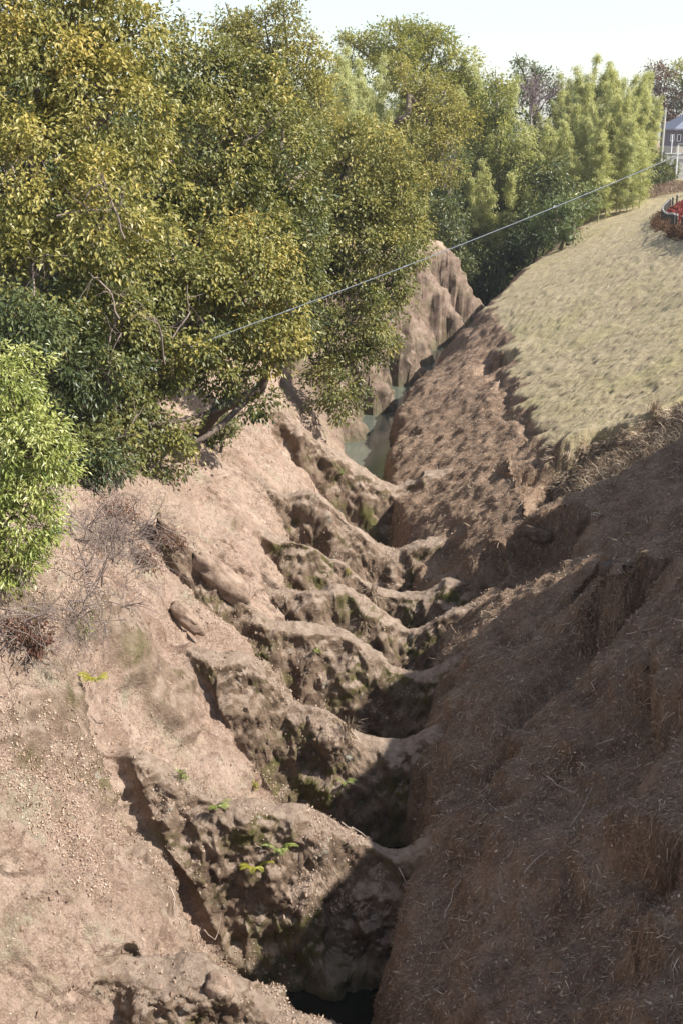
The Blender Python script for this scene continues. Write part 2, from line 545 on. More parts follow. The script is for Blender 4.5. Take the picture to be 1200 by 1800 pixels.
def ground_material():
    m, t, b, out = mat_new('earth')
    tc = N(t, 'ShaderNodeTexCoord').outputs['Object']
    # left bank: pinkish clay with pale and olive patches
    a = noise(t, tc, .55, 6, .62, .3)
    soil = ramp(t, a, [(.30, (0.237, 0.155, 0.106)), (.43, (0.357, 0.250, 0.183)), (.53, (0.453, 0.341, 0.259)), (.60, (0.363, 0.274, 0.194)), (.70, (0.302, 0.264, 0.178))])
    a2 = noise(t, tc, 2.6, 6, .7)
    soil = mix(t, mrange(t, a2, .45, .62), soil, (0.443, 0.316, 0.243))
    soil = mix(t, math_(t, 'MULTIPLY', mrange(t, noise(t, tc, 1.1, 5, .65, .6), .56, .66), .65), soil, (0.332, 0.316, 0.215))
    soil = mix(t, math_(t, 'MULTIPLY', mrange(t, noise(t, tc, 1.0, 5, .65, .4, (0.503, 2.689, 0.538)), .52, .66), .75), soil, (0.252, 0.160, 0.113))
    soil = mix(t, math_(t, 'MULTIPLY', mrange(t, noise(t, tc, 1.3, 5, .65, .4, (0.453, 2.276, 0.484)), .56, .7), .8), soil, (0.523, 0.404, 0.318))
    soil = mix(t, mrange(t, noise(t, tc, 8, 6, .75), .48, .64), soil, (0.252, 0.171, 0.125))
    soil = mix(t, math_(t, 'MULTIPLY', mrange(t, noise(t, tc, 34, 4, .75), .52, .66), .8), soil, (0.564, 0.444, 0.366))
    soil = mix(t, math_(t, 'MULTIPLY', mrange(t, noise(t, tc, 22, 4, .75), .56, .68), .7), soil, (0.151, 0.098, 0.070))
    # rock of the ridges: dark brown grey with moss and pale lichen
    r1 = noise(t, tc, 2.0, 8, .72, .3)
    rock = ramp(t, r1, [(.32, (0.068, 0.045, 0.031)), (.45, (0.173, 0.119, 0.082)), (.58, (0.262, 0.187, 0.133)), (.75, (0.390, 0.305, 0.230))])
    rock = mix(t, mrange(t, noise(t, tc, .9, 5, .7, .5), .50, .62), rock, (0.123, 0.111, 0.038))
    rock = mix(t, math_(t, 'MULTIPLY', mrange(t, noise(t, tc, 2.3, 6, .72), .62, .68), .7), rock, (0.495, 0.511, 0.422))
    g = N(t, 'ShaderNodeNewGeometry')
    sx = N(t, 'ShaderNodeSeparateXYZ'); t.links.new(g.outputs['Normal'], sx.inputs[0])
    up = mrange(t, math_(t, 'ADD', sx.outputs[2], math_(t, 'MULTIPLY', math_(t, 'SUBTRACT', noise(t, tc, 4, 5, .7), .5), .5)), .45, .72)
    lit_dust = mix(t, mrange(t, noise(t, tc, 7, 5, .7), .4, .65), (.27, .20, .148), (.43, .33, .255))  # pale dust on upward faces, its colour lightened for sunlit crests
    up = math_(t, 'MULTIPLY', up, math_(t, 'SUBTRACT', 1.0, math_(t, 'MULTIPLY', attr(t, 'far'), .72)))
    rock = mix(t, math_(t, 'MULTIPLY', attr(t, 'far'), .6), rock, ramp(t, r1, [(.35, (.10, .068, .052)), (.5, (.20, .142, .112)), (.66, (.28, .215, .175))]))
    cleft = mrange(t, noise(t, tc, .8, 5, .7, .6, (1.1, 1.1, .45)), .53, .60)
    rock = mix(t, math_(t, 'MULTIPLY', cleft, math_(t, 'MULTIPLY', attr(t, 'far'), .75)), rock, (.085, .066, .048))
    rock = mix(t, up, rock, lit_dust)
    # right bank: brown earth felted with dead grass
    b1 = noise(t, tc, 1.2, 6, .7, .3)
    bank = ramp(t, b1, [(.33, (0.120, 0.073, 0.048)), (.5, (0.246, 0.163, 0.110)), (.66, (0.383, 0.265, 0.183))])
    st = noise(t, tc, 16, 5, .8, 1.5)
    bank = mix(t, mrange(t, st, .53, .66), bank, (0.455, 0.328, 0.225))
    bank = mix(t, mrange(t, noise(t, tc, 12, 4, .7), .58, .7), bank, (0.145, 0.088, 0.058))
    # lawn: dead grass with a green breath
    l1 = noise(t, tc, 1.0, 5, .65)
    lawn = ramp(t, l1, [(.33, (.34, .27, .165)), (.5, (.45, .37, .235)), (.66, (.40, .335, .19))])
    lawn = mix(t, math_(t, 'MULTIPLY', mrange(t, noise(t, tc, .22, 5, .7), .50, .64), .45), lawn, (.36, .325, .14))
    lawn = mix(t, mrange(t, noise(t, tc, 14, 5, .8), .55, .7), lawn, (.22, .165, .105))
    # humus and old leaves under the wood
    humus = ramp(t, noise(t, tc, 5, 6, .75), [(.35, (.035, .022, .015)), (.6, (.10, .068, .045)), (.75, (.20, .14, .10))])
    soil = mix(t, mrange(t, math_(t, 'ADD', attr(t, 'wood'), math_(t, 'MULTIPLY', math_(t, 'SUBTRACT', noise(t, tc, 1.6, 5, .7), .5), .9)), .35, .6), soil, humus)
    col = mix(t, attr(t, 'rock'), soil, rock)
    edge = noise(t, tc, 5, 4, .7)
    col = mix(t, attr(t, 'right'), col, bank)
    lm = math_(t, 'ADD', attr(t, 'lawn'), math_(t, 'MULTIPLY', math_(t, 'SUBTRACT', edge, .5), .7))
    col = mix(t, mrange(t, lm, .35, .65), col, lawn)
    # green slime just above the water line
    sp = N(t, 'ShaderNodeSeparateXYZ'); t.links.new(tc, sp.inputs[0])
    wet = mrange(t, math_(t, 'ADD', sp.outputs[2], math_(t, 'MULTIPLY', edge, .9)), -10.9, -11.5)
    col = mix(t, math_(t, 'MULTIPLY', wet, .6), col, (.12, .115, .06))
    t.links.new(col, b.inputs['Base Color'])
    b.inputs['Roughness'].default_value = .95
    b.inputs['Specular IOR Level'].default_value = .15
    h1 = noise(t, tc, 7, 8, .75)
    h2 = noise(t, tc, 30, 5, .7)
    hh = math_(t, 'ADD', h1, math_(t, 'MULTIPLY', h2, .35))
    bump(t, b, hh, 1.0, .11)
    return m

EARTH = ground_material()

def submesh(name, mask, kind='structure', label=None):
    F = Fq[mask]
    u, inv = np.unique(F, return_inverse=True)
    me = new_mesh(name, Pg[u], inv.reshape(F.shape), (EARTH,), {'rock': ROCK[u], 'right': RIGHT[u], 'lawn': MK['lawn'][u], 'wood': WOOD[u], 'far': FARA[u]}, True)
    me.normals_split_custom_set_from_vertices(Nn[u].astype(np.float32))
    return link(name, me, kind=kind, label=label)

submesh('ground', part == 0, label='bare pinkish clay bank along the left side of the moat')
submesh('ravine_bank', part == 2, label='brown right bank of the moat felted with dead grass')
submesh('lawn', part == 1, label='sunlit sloping lawn of pale dead grass above the right bank')
RLAB = ['crumbly rock ridge at the very bottom left corner', 'large dark rock ridge with ferns on its face', 'low two-humped rock ridge behind the fern ridge',
        'broad dark rock ridge below the brown boulder', 'rounded rock ridge with a pale stick on it', 'narrow rock ridge with a tuft of dry grass at its foot',
        'dark rock ridge with a jagged grey face', 'smooth purple-grey rock ridge beside the open water']
for i in range(len(RIDGES)):
    if (part == 10 + i).sum() > 50:
        submesh('rock_ridge', part == 10 + i, label=RLAB[i])

# ---- water
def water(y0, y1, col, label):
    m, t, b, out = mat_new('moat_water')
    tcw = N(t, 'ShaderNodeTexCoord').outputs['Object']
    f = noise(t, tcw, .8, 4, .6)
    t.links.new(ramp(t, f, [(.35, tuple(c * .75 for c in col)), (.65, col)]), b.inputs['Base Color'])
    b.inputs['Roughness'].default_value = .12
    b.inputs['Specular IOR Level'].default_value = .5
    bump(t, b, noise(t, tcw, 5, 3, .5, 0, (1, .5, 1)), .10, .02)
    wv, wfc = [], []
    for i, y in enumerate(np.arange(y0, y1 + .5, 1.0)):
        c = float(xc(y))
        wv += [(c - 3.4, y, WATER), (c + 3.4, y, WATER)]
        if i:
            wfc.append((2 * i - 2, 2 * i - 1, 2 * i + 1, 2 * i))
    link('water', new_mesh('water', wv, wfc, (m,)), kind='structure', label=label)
water(8, 36, (.012, .014, .010), 'standing water painted near-black for the shade of the pits between the rock ridges')  # darker copy of the moat water, the pits' shade put into its colour
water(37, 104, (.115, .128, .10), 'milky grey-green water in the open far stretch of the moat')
# ------------------------------------------------------------------ foliage builders
def unit(v):
    return v / (np.linalg.norm(v, axis=-1, keepdims=True) + 1e-9)

def rdir(n, g=None):
    return unit((g or rng).normal(size=(n, 3)))

def leaf_arrays(P, A, Nm, L, W, fold=.18):
    """folded leaves: 4 vertices, 2 triangles each"""
    A = unit(A)
    side = unit(np.cross(A, Nm))
    nn = np.cross(side, A)
    L = np.asarray(L)[:, None]; W = np.asarray(W)[:, None]
    mid = P + A * L * .45 + nn * W * fold
    V = np.stack([P, mid + side * W * .5, P + A * L - nn * L * .12, mid - side * W * .5], 1).reshape(-1, 3)
    k = np.arange(len(P))[:, None] * 4
    F = np.concatenate([k + np.array([[0, 1, 2]]), k + np.array([[0, 2, 3]])])
    return V, F

TO_CAM = np.array((0, -1, .12))

def crown(acc, lobes, leaf, width, dens, clump=.4, droop=.5, tint=(.5, .25), back=.3, seed=0, twig=None, twig_r=.012, fill=.12):
    """lobes: list of (centre, radii (3), tint shift). Leaves in clumps on uneven lobe surfaces."""
    g = np.random.default_rng(seed)
    for (c, R, ts) in lobes:
        c = np.asarray(c); R = np.asarray(R, dtype=np.float64) * .82
        area = 4 * math.pi * ((R[0] * R[1]) ** 1.6 / 3 + (R[0] * R[2]) ** 1.6 / 3 + (R[1] * R[2]) ** 1.6 / 3) ** (1 / 1.6)
        ncl = max(6, int(area / (clump * clump) * .92))
        dd = rdir(ncl, g)
        rr = 1.02 + .30 * vn(c[None] * 1.3 + dd * 1.6 + seed) + .30 * vn(c[None] + dd * 3.4)
        depth = np.where(g.random(ncl) < .26, g.uniform(.45, .9, ncl), 1.0)
        cc = c + dd * R * (rr * depth)[:, None]
        facing = dd @ (TO_CAM / np.linalg.norm(TO_CAM))
        keep = np.where(facing < -.3, back, 1.0)
        out = unit(dd / R)
        nl = np.maximum(1, (dens * clump * clump / (leaf * width * .5) * keep * g.uniform(.45, 1.5, ncl))).astype(int)
        ci = np.repeat(np.arange(ncl), nl)
        n = len(ci)
        sc = clump * g.uniform(.7, 1.25, ncl)
        off = g.normal(size=(n, 3)) * sc[ci][:, None] * np.array((.47, .47, .34))
        P = cc[ci] + off
        A = out[ci] * .55 + unit(off) * .5 + g.normal(size=(n, 3)) * .45 + np.array((0, 0, -droop))
        Nm = out[ci] * .5 + np.array((0, 0, .7)) + g.normal(size=(n, 3)) * .45
        L = leaf * g.uniform(.65, 1.25, n)
        W = width * g.uniform(.7, 1.25, n)
        ti = np.clip(tint[0] + ts + tint[1] * (g.normal(size=ncl)[ci] * .62 + g.normal(size=n) * .30) + .12 * out[ci][:, 2], 0, 1)
        V, F = leaf_arrays(P, A, Nm, L, W)
        acc.add(V, F, np.repeat(ti, 4))
        if twig is not None:
            pick = np.nonzero((g.random(ncl) < .22) & (facing > -.4))[0]
            for k in pick:
                a_ = c + (cc[k] - c) * .25 + g.normal(size=3) * .1
                m_ = (a_ + cc[k]) / 2 + g.normal(size=3) * .12 * R.mean() * .5
                twig.tube([a_, m_, cc[k]], [twig_r * 1.6, twig_r, twig_r * .4], 3, cap=False)

def curve(pts, n=10, wob=.0, seed=0):
    """smooth curve through points (Catmull-Rom) with a little wobble"""
    P = np.asarray(pts, dtype=np.float64)
    P = np.concatenate([[2 * P[0] - P[1]], P, [2 * P[-1] - P[-2]]])
    o = []
    for i in range(1, len(P) - 2):
        for t_ in np.linspace(0, 1, n, endpoint=False):
            a, b, c, d = P[i - 1:i + 3]
            o.append(.5 * (2 * b + (c - a) * t_ + (2 * a - 5 * b + 4 * c - d) * t_ ** 2 + (3 * b - a - 3 * c + d) * t_ ** 3))
    o.append(P[-2])
    o = np.array(o)
    if wob:
        g = np.random.default_rng(seed)
        o[1:-1] += np.cumsum(g.normal(size=(len(o) - 2, 3)), 0) * wob * .3 * np.sin(np.linspace(0, math.pi, len(o) - 2))[:, None]
    return o

def lobe(u, v, Y, ru, rv=None, ts=0.0, depth=None):
    rv = rv or ru
    c = at(u, v, Y)
    d = c[1] * cP - c[2] * sP
    k = d / FPX
    return (c, (ru * k, (depth or (ru + rv) / 2) * k, rv * k), ts)

BARK = None
def bark_mat(name, a, b_):
    m, t, b, out = mat_new(name)
    tc = N(t, 'ShaderNodeTexCoord').outputs['Object']
    f = noise(t, tc, 5, 6, .7, 0, (1, 1, .35))
    t.links.new(ramp(t, f, [(.35, a), (.65, b_)]), b.inputs['Base Color'])
    b.inputs['Roughness'].default_value = .9
    bump(t, b, f, .7, .03)
    return m
BARK = bark_mat('bark', (.055, .038, .028), (.16, .12, .09))
BARK_PALE = bark_mat('pale_twig', (.13, .095, .08), (.27, .21, .18))

def tree(name, label, cat, base, trunk_pts, r0, lobes, mat, leaf, width, dens, group=None, clump=.4, droop=.5, tint=(.5, .25), seed=1, back=.3, bark=None, twig_r=.012):
    base = np.asarray(base)
    root = thing(name, label, cat, base, group)
    tr = Acc(); cr = Acc()
    tp = curve([base] + [np.asarray(p) for p in trunk_pts], 8, .04, seed)
    tr.tube(tp - base, np.linspace(r0, r0 * .38, len(tp)), 8)
    g = np.random.default_rng(seed + 50)
    for (c, R, ts) in lobes:
        j = int(np.argmin(np.linalg.norm(tp - c, axis=1) + (np.arange(len(tp)) < len(tp) * .3) * 3))
        j = max(0, j - 2)
        s_ = tp[j]
        mid = (s_ + c) / 2 + np.array((0, 0, -.12 * np.linalg.norm(c - s_))) + g.normal(size=3) * .15
        q = curve([s_, mid, c, c + (c - mid) * .3 + np.array((0, 0, R[2] * .4))], 5, .04, seed + j)
        tr.tube(q - base, np.linspace(r0 * .42, r0 * .08, len(q)), 5, cap=False)
    crown(cr, [(c - base, R, ts) for c, R, ts in lobes], leaf, width, dens, clump, droop, tint, back, seed, tr, twig_r)
    link('trunk', tr.mesh('trunk', bark or BARK, True), root)
    link('crown', cr.mesh('crown', mat), root)
    return root

def grow(acc, p, d, length, r, depth, g, spread=.6, up=.1, sides=3, kids=(2, 4)):
    """recursive bare branching"""
    n = 4
    P = [np.array(p)]
    dd = unit(np.array(d))
    for i in range(n):
        dd = unit(dd + g.normal(size=3) * .16 + np.array((0, 0, up)) * .35)
        P.append(P[-1] + dd * length / n)
    acc.tube(P, np.linspace(r, r * .55, n + 1), sides if depth < 2 else max(sides, 4), g.random(), cap=False)
    if depth <= 0:
        return
    for _ in range(g.integers(kids[0], kids[1] + 1)):
        k = g.integers(1, n + 1)
        nd = unit(dd + g.normal(size=3) * spread)
        grow(acc, P[k], nd, length * g.uniform(.5, .85), r * .6, depth - 1, g, spread, up, sides, kids)

def ground_at(x, y):
    return np.array((x, y, float(H(np.array([x]), np.array([y]))[0])))

# ---- leaf colours of each kind
LEAF_OAK = leaf_mat('evergreen_leaf', [(0, (0.040, 0.058, 0.020)), (.35, (0.145, 0.152, 0.044)), (.62, (0.265, 0.24, 0.066)), (.85, (0.40, 0.33, 0.085)), (1, (0.50, 0.37, 0.10))], .46, .25, .42)
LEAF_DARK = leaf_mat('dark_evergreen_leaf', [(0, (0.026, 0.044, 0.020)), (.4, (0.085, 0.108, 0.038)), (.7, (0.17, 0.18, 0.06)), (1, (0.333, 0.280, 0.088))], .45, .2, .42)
LEAF_BRIGHT = leaf_mat('bright_leaf', [(0, (0.037, 0.088, 0.019)), (.4, (0.18, 0.225, 0.05)), (.7, (0.34, 0.37, 0.10)), (1, (0.56, 0.56, 0.22))], .38, .3, .55)
LEAF_CAMPHOR = leaf_mat('camphor_leaf', [(0, (0.068, 0.074, 0.019)), (.4, (0.235, 0.21, 0.05)), (.75, (0.37, 0.32, 0.08)), (1, (0.50, 0.42, 0.13))], .5, .3, .4)
LEAF_DOME = leaf_mat('dome_leaf', [(0, (0.042, 0.063, 0.017)), (.4, (0.16, 0.175, 0.038)), (.75, (0.29, 0.28, 0.055)), (1, (0.42, 0.38, 0.085))], .5, .3, .4)
LEAF_BAMBOO = leaf_mat('bamboo_leaf', [(0, (0.144, 0.165, 0.046)), (.4, (0.456, 0.454, 0.172)), (.75, (0.684, 0.661, 0.299)), (1, (0.800, 0.800, 0.460))], .5, .5, .4)
LEAF_BAMBOO_P = leaf_mat('pale_bamboo_leaf', [(0, (0.180, 0.201, 0.081)), (.4, (0.408, 0.425, 0.184)), (.75, (0.624, 0.625, 0.310)), (1, (0.792, 0.767, 0.437))], .5, .5, .4)
LEAF_SHRUB = leaf_mat('shrub_leaf', [(0, (0.032, 0.056, 0.026)), (.4, (0.096, 0.136, 0.048)), (.75, (0.192, 0.224, 0.080)), (1, (0.352, 0.336, 0.128))], .42, .25, .45)
LEAF_BROWN = leaf_mat('brown_leaf', [(0, (0.060, 0.030, 0.022)), (.5, (0.156, 0.072, 0.050)), (1, (0.288, 0.156, 0.096))], .7, .2, .2)
LEAF_YELLOW = leaf_mat('yellow_leaf', [(0, (0.132, 0.143, 0.022)), (.5, (0.352, 0.330, 0.044)), (1, (0.572, 0.506, 0.088))], .45, .35, .4)

# ------------------------------------------------------------------ trees of the left bank
tree('evergreen_tree', 'largest brownish-olive evergreen filling the top left corner', 'tree',
     ground_at(-8.0, 27.5), [at(-40, 620, 26.5), at(40, 380, 26), at(100, 150, 27), at(130, 20, 28)], .26,
     [lobe(60, 130, 27, 150, 140, .12), lobe(190, 210, 26.5, 125, 130, .10), lobe(40, 330, 25, 150, 140, .08), lobe(175, 390, 24.5, 125, 110, .10),
      lobe(90, 10, 28, 160, 120, .10), lobe(215, 70, 28, 110, 95, .08), lobe(50, 500, 23.5, 120, 80, -.06), lobe(-90, 230, 26, 130, 200, .05)],
     LEAF_OAK, .125, .070, 1.85, clump=.34, tint=(.54, .22), seed=11)
tree('evergreen_tree', 'dark evergreen with a rounded top between the brownish tree and the yellow-olive crown', 'tree',
     ground_at(-5.2, 31.5), [at(300, 620, 31), at(350, 400, 31), at(400, 240, 31.5), at(420, 120, 32)], .22,
     [lobe(330, 130, 32, 115, 85, -.02), lobe(440, 165, 32.5, 95, 90, -.06), lobe(485, 270, 31.5, 90, 105, -.04), lobe(370, 290, 30.5, 125, 115, 0),
      lobe(520, 400, 31.5, 55, 100, -.12), lobe(420, 400, 30, 90, 90, .0), lobe(260, 330, 29.5, 90, 90, .0), lobe(510, 520, 32, 60, 90, -.2)],
     LEAF_OAK, .125, .070, 1.85, clump=.36, tint=(.44, .22), seed=12)
b_ = drop(352, 775)
tree('leaning_tree', 'evergreen leaning over the bank on a bent bare trunk, its crown tinted sunlit gold on the right', 'tree',
     b_, [at(352, 765, b_[1] - .1), at(376, 722, b_[1] - .4), at(420, 700, b_[1] - .9), at(452, 676, b_[1] - 1.3), at(470, 590, 28), at(440, 480, 28)], .20,
     [lobe(445, 465, 27.5, 95, 85, .16), lobe(340, 560, 26.8, 105, 95, 0), lobe(470, 600, 27.5, 75, 62, .16), lobe(250, 640, 26, 100, 100, -.04),  # right-hand lobes tinted lighter, sunlight put into the leaf colour
      lobe(285, 775, 25.8, 62, 80, -.10), lobe(190, 560, 25, 100, 100, -.05), lobe(190, 750, 24.6, 75, 85, -.10), lobe(385, 640, 27, 80, 62, -.06), lobe(330, 460, 27, 110, 90, .08),
      lobe(505, 540, 27.6, 40, 60, .22), lobe(250, 480, 26, 100, 90, .02), lobe(445, 705, 28.5, 48, 22, -.25), lobe(335, 612, 25.5, 34, 30, .05)],
     LEAF_OAK, .12, .068, 1.85, clump=.34, tint=(.46, .22), seed=13)
tree('evergreen_tree', 'dark glossy evergreen hanging over the water, rightmost of the left bank trees', 'tree',
     ground_at(-2.4, 47.0), [at(520, 560, 46.5), at(560, 420, 46), at(600, 330, 46), at(620, 260, 46)], .25,
     [lobe(635, 305, 46, 110, 85, .12), lobe(590, 400, 45, 95, 95, 0), lobe(690, 360, 46, 72, 85, .10), lobe(645, 455, 45, 85, 70, -.02),
      lobe(600, 560, 44, 85, 95, -.06), lobe(655, 575, 44, 48, 72, .02), lobe(592, 675, 43, 52, 74, -.08), lobe(718, 425, 46, 46, 55, .08), lobe(575, 255, 47, 70, 55, .05), lobe(545, 470, 45, 60, 100, -.2), lobe(690, 500, 45, 30, 40, .05)],
     LEAF_OAK, .15, .082, 1.8, clump=.42, tint=(.45, .22), seed=14)
b_ = ground_at(-5.6, 16.6)
tree('bright_shrub', 'bright yellow-green leafy shrub at the left edge above the bare bank', 'shrub',
     b_, [at(-20, 1000, 16.4), at(10, 800, 16.2), at(20, 650, 16.2)], .07,
     [lobe(10, 680, 16.2, 75, 95, .10), lobe(60, 790, 16, 70, 90, .06), lobe(-30, 820, 16, 80, 120, 0), lobe(40, 920, 15.9, 66, 80, .05), lobe(20, 990, 15.8, 52, 50, .02), lobe(95, 770, 16, 40, 60, .08), lobe(-60, 640, 16.4, 60, 90, 0), lobe(85, 860, 15.9, 38, 50, .1)],
     LEAF_BRIGHT, .085, .030, 1.6, clump=.17, tint=(.59, .24), seed=15, twig_r=.006)

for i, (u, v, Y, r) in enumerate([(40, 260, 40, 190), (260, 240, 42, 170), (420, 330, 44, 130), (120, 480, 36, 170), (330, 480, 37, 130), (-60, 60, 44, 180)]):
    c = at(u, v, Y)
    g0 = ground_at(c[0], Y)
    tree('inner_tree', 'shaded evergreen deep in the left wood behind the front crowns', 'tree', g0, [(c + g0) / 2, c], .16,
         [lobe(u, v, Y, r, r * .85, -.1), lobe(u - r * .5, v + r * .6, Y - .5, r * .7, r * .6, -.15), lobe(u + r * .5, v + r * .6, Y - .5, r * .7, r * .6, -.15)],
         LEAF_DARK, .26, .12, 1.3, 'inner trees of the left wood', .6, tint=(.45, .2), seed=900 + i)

# low dark shrubs under the trees on the left rim
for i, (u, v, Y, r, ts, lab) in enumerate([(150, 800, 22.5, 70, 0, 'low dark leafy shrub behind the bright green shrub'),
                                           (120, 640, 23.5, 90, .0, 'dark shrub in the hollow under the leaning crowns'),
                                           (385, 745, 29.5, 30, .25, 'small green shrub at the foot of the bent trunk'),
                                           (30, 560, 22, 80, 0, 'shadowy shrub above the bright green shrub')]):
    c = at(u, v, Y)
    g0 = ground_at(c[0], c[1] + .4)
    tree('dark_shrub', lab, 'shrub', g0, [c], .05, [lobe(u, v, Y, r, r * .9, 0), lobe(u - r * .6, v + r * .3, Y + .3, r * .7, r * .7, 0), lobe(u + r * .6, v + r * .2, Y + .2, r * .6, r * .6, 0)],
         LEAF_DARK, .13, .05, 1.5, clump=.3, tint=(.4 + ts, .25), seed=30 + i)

# bare twiggy thickets on the left rim
def thicket(name, label, spots, r0, length, depth, seed, mat=BARK_PALE, up=.0, n=6, lean=(0.3, -.3, .5)):
    b0 = drop(*spots[0])
    root = thing(name, label, 'bush', b0)
    a_ = Acc(); g = np.random.default_rng(seed)
    for (u, v) in spots:
        p = drop(u, v) - b0 - np.array((0, 0, .05))
        for _ in range(n):
            grow(a_, p + g.normal(size=3) * .12, np.array(lean) + g.normal(size=3) * .5, length * g.uniform(.6, 1.2), r0 * g.uniform(.6, 1.1), depth, g, .75, up, 3, (2, 3))
    link('twigs', a_.mesh('twigs', mat, True), root)
    return root
thicket('bare_bush', 'tangle of bare grey-pink twigs right of the bright green shrub', [(150, 1010), (190, 985), (225, 960), (130, 960), (205, 930), (170, 940), (240, 930)], .015, .62, 3, 5, n=14, lean=(.2, -.3, .40))
thicket('bare_bush', 'bare drooping twigs below the bright green shrub', [(20, 1120), (60, 1100), (110, 1070), (10, 1080), (40, 1070), (85, 1050), (150, 1060), (190, 1040)], .012, .6, 3, 6, n=7, lean=(.4, -.3, .1), up=-.25)
thicket('bare_bush', 'bare reddish twigs at the left edge among the dark crowns', [(30, 760)], .014, 1.3, 3, 8, n=9, lean=(.25, -.2, 1.0), up=.2)

for i, (u, v, r, lab) in enumerate([(45, 1110, 42, 'heap of dead brown leaves caught in twigs under the bright green shrub'), (250, 985, 26, 'dead brown leaves caught in roots at the rim, right of the grey twigs'), (300, 950, 24, 'dark withered plant on the rim left of the long brown boulder'), (200, 900, 30, 'brown withered leaves among the grey twigs below the dark crown')]):
    p = drop(u, v)
    tree('withered_shrub', lab, 'shrub', p, [p + np.array((.05, -.1, .2))], .02, [lobe(u, v - 8, p[1] - .1, r, r * .7, 0), lobe(u + r * .7, v + r * .2, p[1] - .1, r * .6, r * .5, 0)], LEAF_BROWN, .075, .03, .9, clump=.14, tint=(.45, .25), seed=970 + i, bark=BARK_PALE, twig_r=.006)

# long grey vine stems hanging in the left crowns
root = thing('hanging_vine', 'pale leafless vine stems hanging in front of the dark crowns', 'vine', ground_at(-4.4, 24.5))
g = np.random.default_rng(77)
for (u, v, Y, u2, v2) in [(215, 590, 24.6, 185, 700), (205, 560, 24.6, 190, 640), (160, 480, 24, 210, 560), (120, 450, 23.6, 60, 520), (260, 560, 25.2, 290, 640), (230, 680, 24.8, 180, 780), (330, 500, 26, 300, 600), (180, 300, 24.4, 100, 380), (150, 350, 24, 220, 420), (500, 190, 31, 430, 250), (470, 220, 31, 380, 265)]:
    p, q2 = at(u, v, Y - .7), at(u2, v2, Y - .9)
    va = Acc()
    mid = (p + q2) / 2 + g.normal(size=3) * .25
    cpts = curve([p, mid, q2], 7, .1, int(u))
    va.tube(cpts - np.array(root.location), np.linspace(.012, .022, len(cpts)), 4, g.random(), cap=False)
    for _ in range(4):
        k = g.integers(2, len(cpts) - 2)
        grow(va, cpts[k] - np.array(root.location), g.normal(size=3), .5, .009, 1, g, .7, -.1)
    link('stem', va.mesh('stem', BARK_PALE, True), root)

# ------------------------------------------------------------------ the wood on the far side
def far_tree(name, label, px, lobes, mat, leaf, width, dens=1.4, clump=.7, tint=(.5, .25), seed=1, r0=.25, group=None, cat='tree', droop=.3, bend=None):
    u, v, Y = px
    c0 = lobes[0][0]
    b0 = ground_at(at(u, v, Y)[0], Y)
    top = np.mean([l[0] for l in lobes], axis=0)
    pts = [np.asarray(p) for p in bend] if bend else [b0 + (top - b0) * .5 + np.array((.3, 0, 0))]
    return tree(name, label, cat, b0, pts + [top], r0, lobes, mat, leaf, width, dens, group, clump, droop, tint, seed, .25)

far_tree('camphor_tree', 'round-topped yellow-olive tree against the sky behind the left bank trees', (490, 330, 62),
         [lobe(470, 60, 62, 75, 48, .02), lobe(540, 110, 61, 52, 60, .08), lobe(430, 90, 62, 60, 60, -.02), lobe(560, 190, 60, 38, 55, .12), lobe(500, 160, 61, 70, 70, .0), lobe(545, 240, 60, 50, 45, 0), lobe(410, 40, 63, 40, 25, -.05), lobe(500, 30, 62, 40, 22, .0)],
         LEAF_CAMPHOR, .20, .10, 1.5, .5, (.40, .2), 21)
far_tree('dome_tree', 'broad dark-olive dome of a tree, highest on the skyline', (720, 260, 100),
         [lobe(700, 75, 100, 68, 42, 0), lobe(640, 90, 101, 45, 35, -.05), lobe(760, 95, 100, 60, 45, .02), lobe(805, 130, 99, 40, 50, .06), lobe(700, 110, 98, 60, 50, -.1), lobe(820, 175, 98, 30, 40, .05), lobe(740, 60, 101, 35, 25, 0), lobe(790, 180, 97, 40, 50, -.05), lobe(615, 72, 102, 25, 15, -.05), lobe(700, 48, 101, 30, 14, .0)],
         LEAF_DOME, .27, .13, 1.5, .7, (.66, .22), 22, .4)
far_tree('golden_tree', 'golden-olive tree with a dark crooked limb showing on its left', (705, 300, 80),
         [lobe(725, 145, 80, 42, 32, .08), lobe(775, 175, 80, 48, 34, .06), lobe(800, 215, 79, 44, 34, .08), lobe(740, 215, 79, 48, 36, -.04), lobe(730, 265, 78, 45, 40, -.10), lobe(775, 255, 78, 36, 30, .04), lobe(800, 295, 78, 22, 20, .05), lobe(745, 310, 77, 36, 30, -.1), lobe(705, 120, 81, 22, 18, .08), lobe(780, 310, 77, 24, 22, .0)],
         LEAF_CAMPHOR, .22, .11, 1.4, .5, (.50, .2), 23, .28,
         bend=[at(696, 235, 78.5), at(716, 205, 78.3), at(722, 170, 79)])

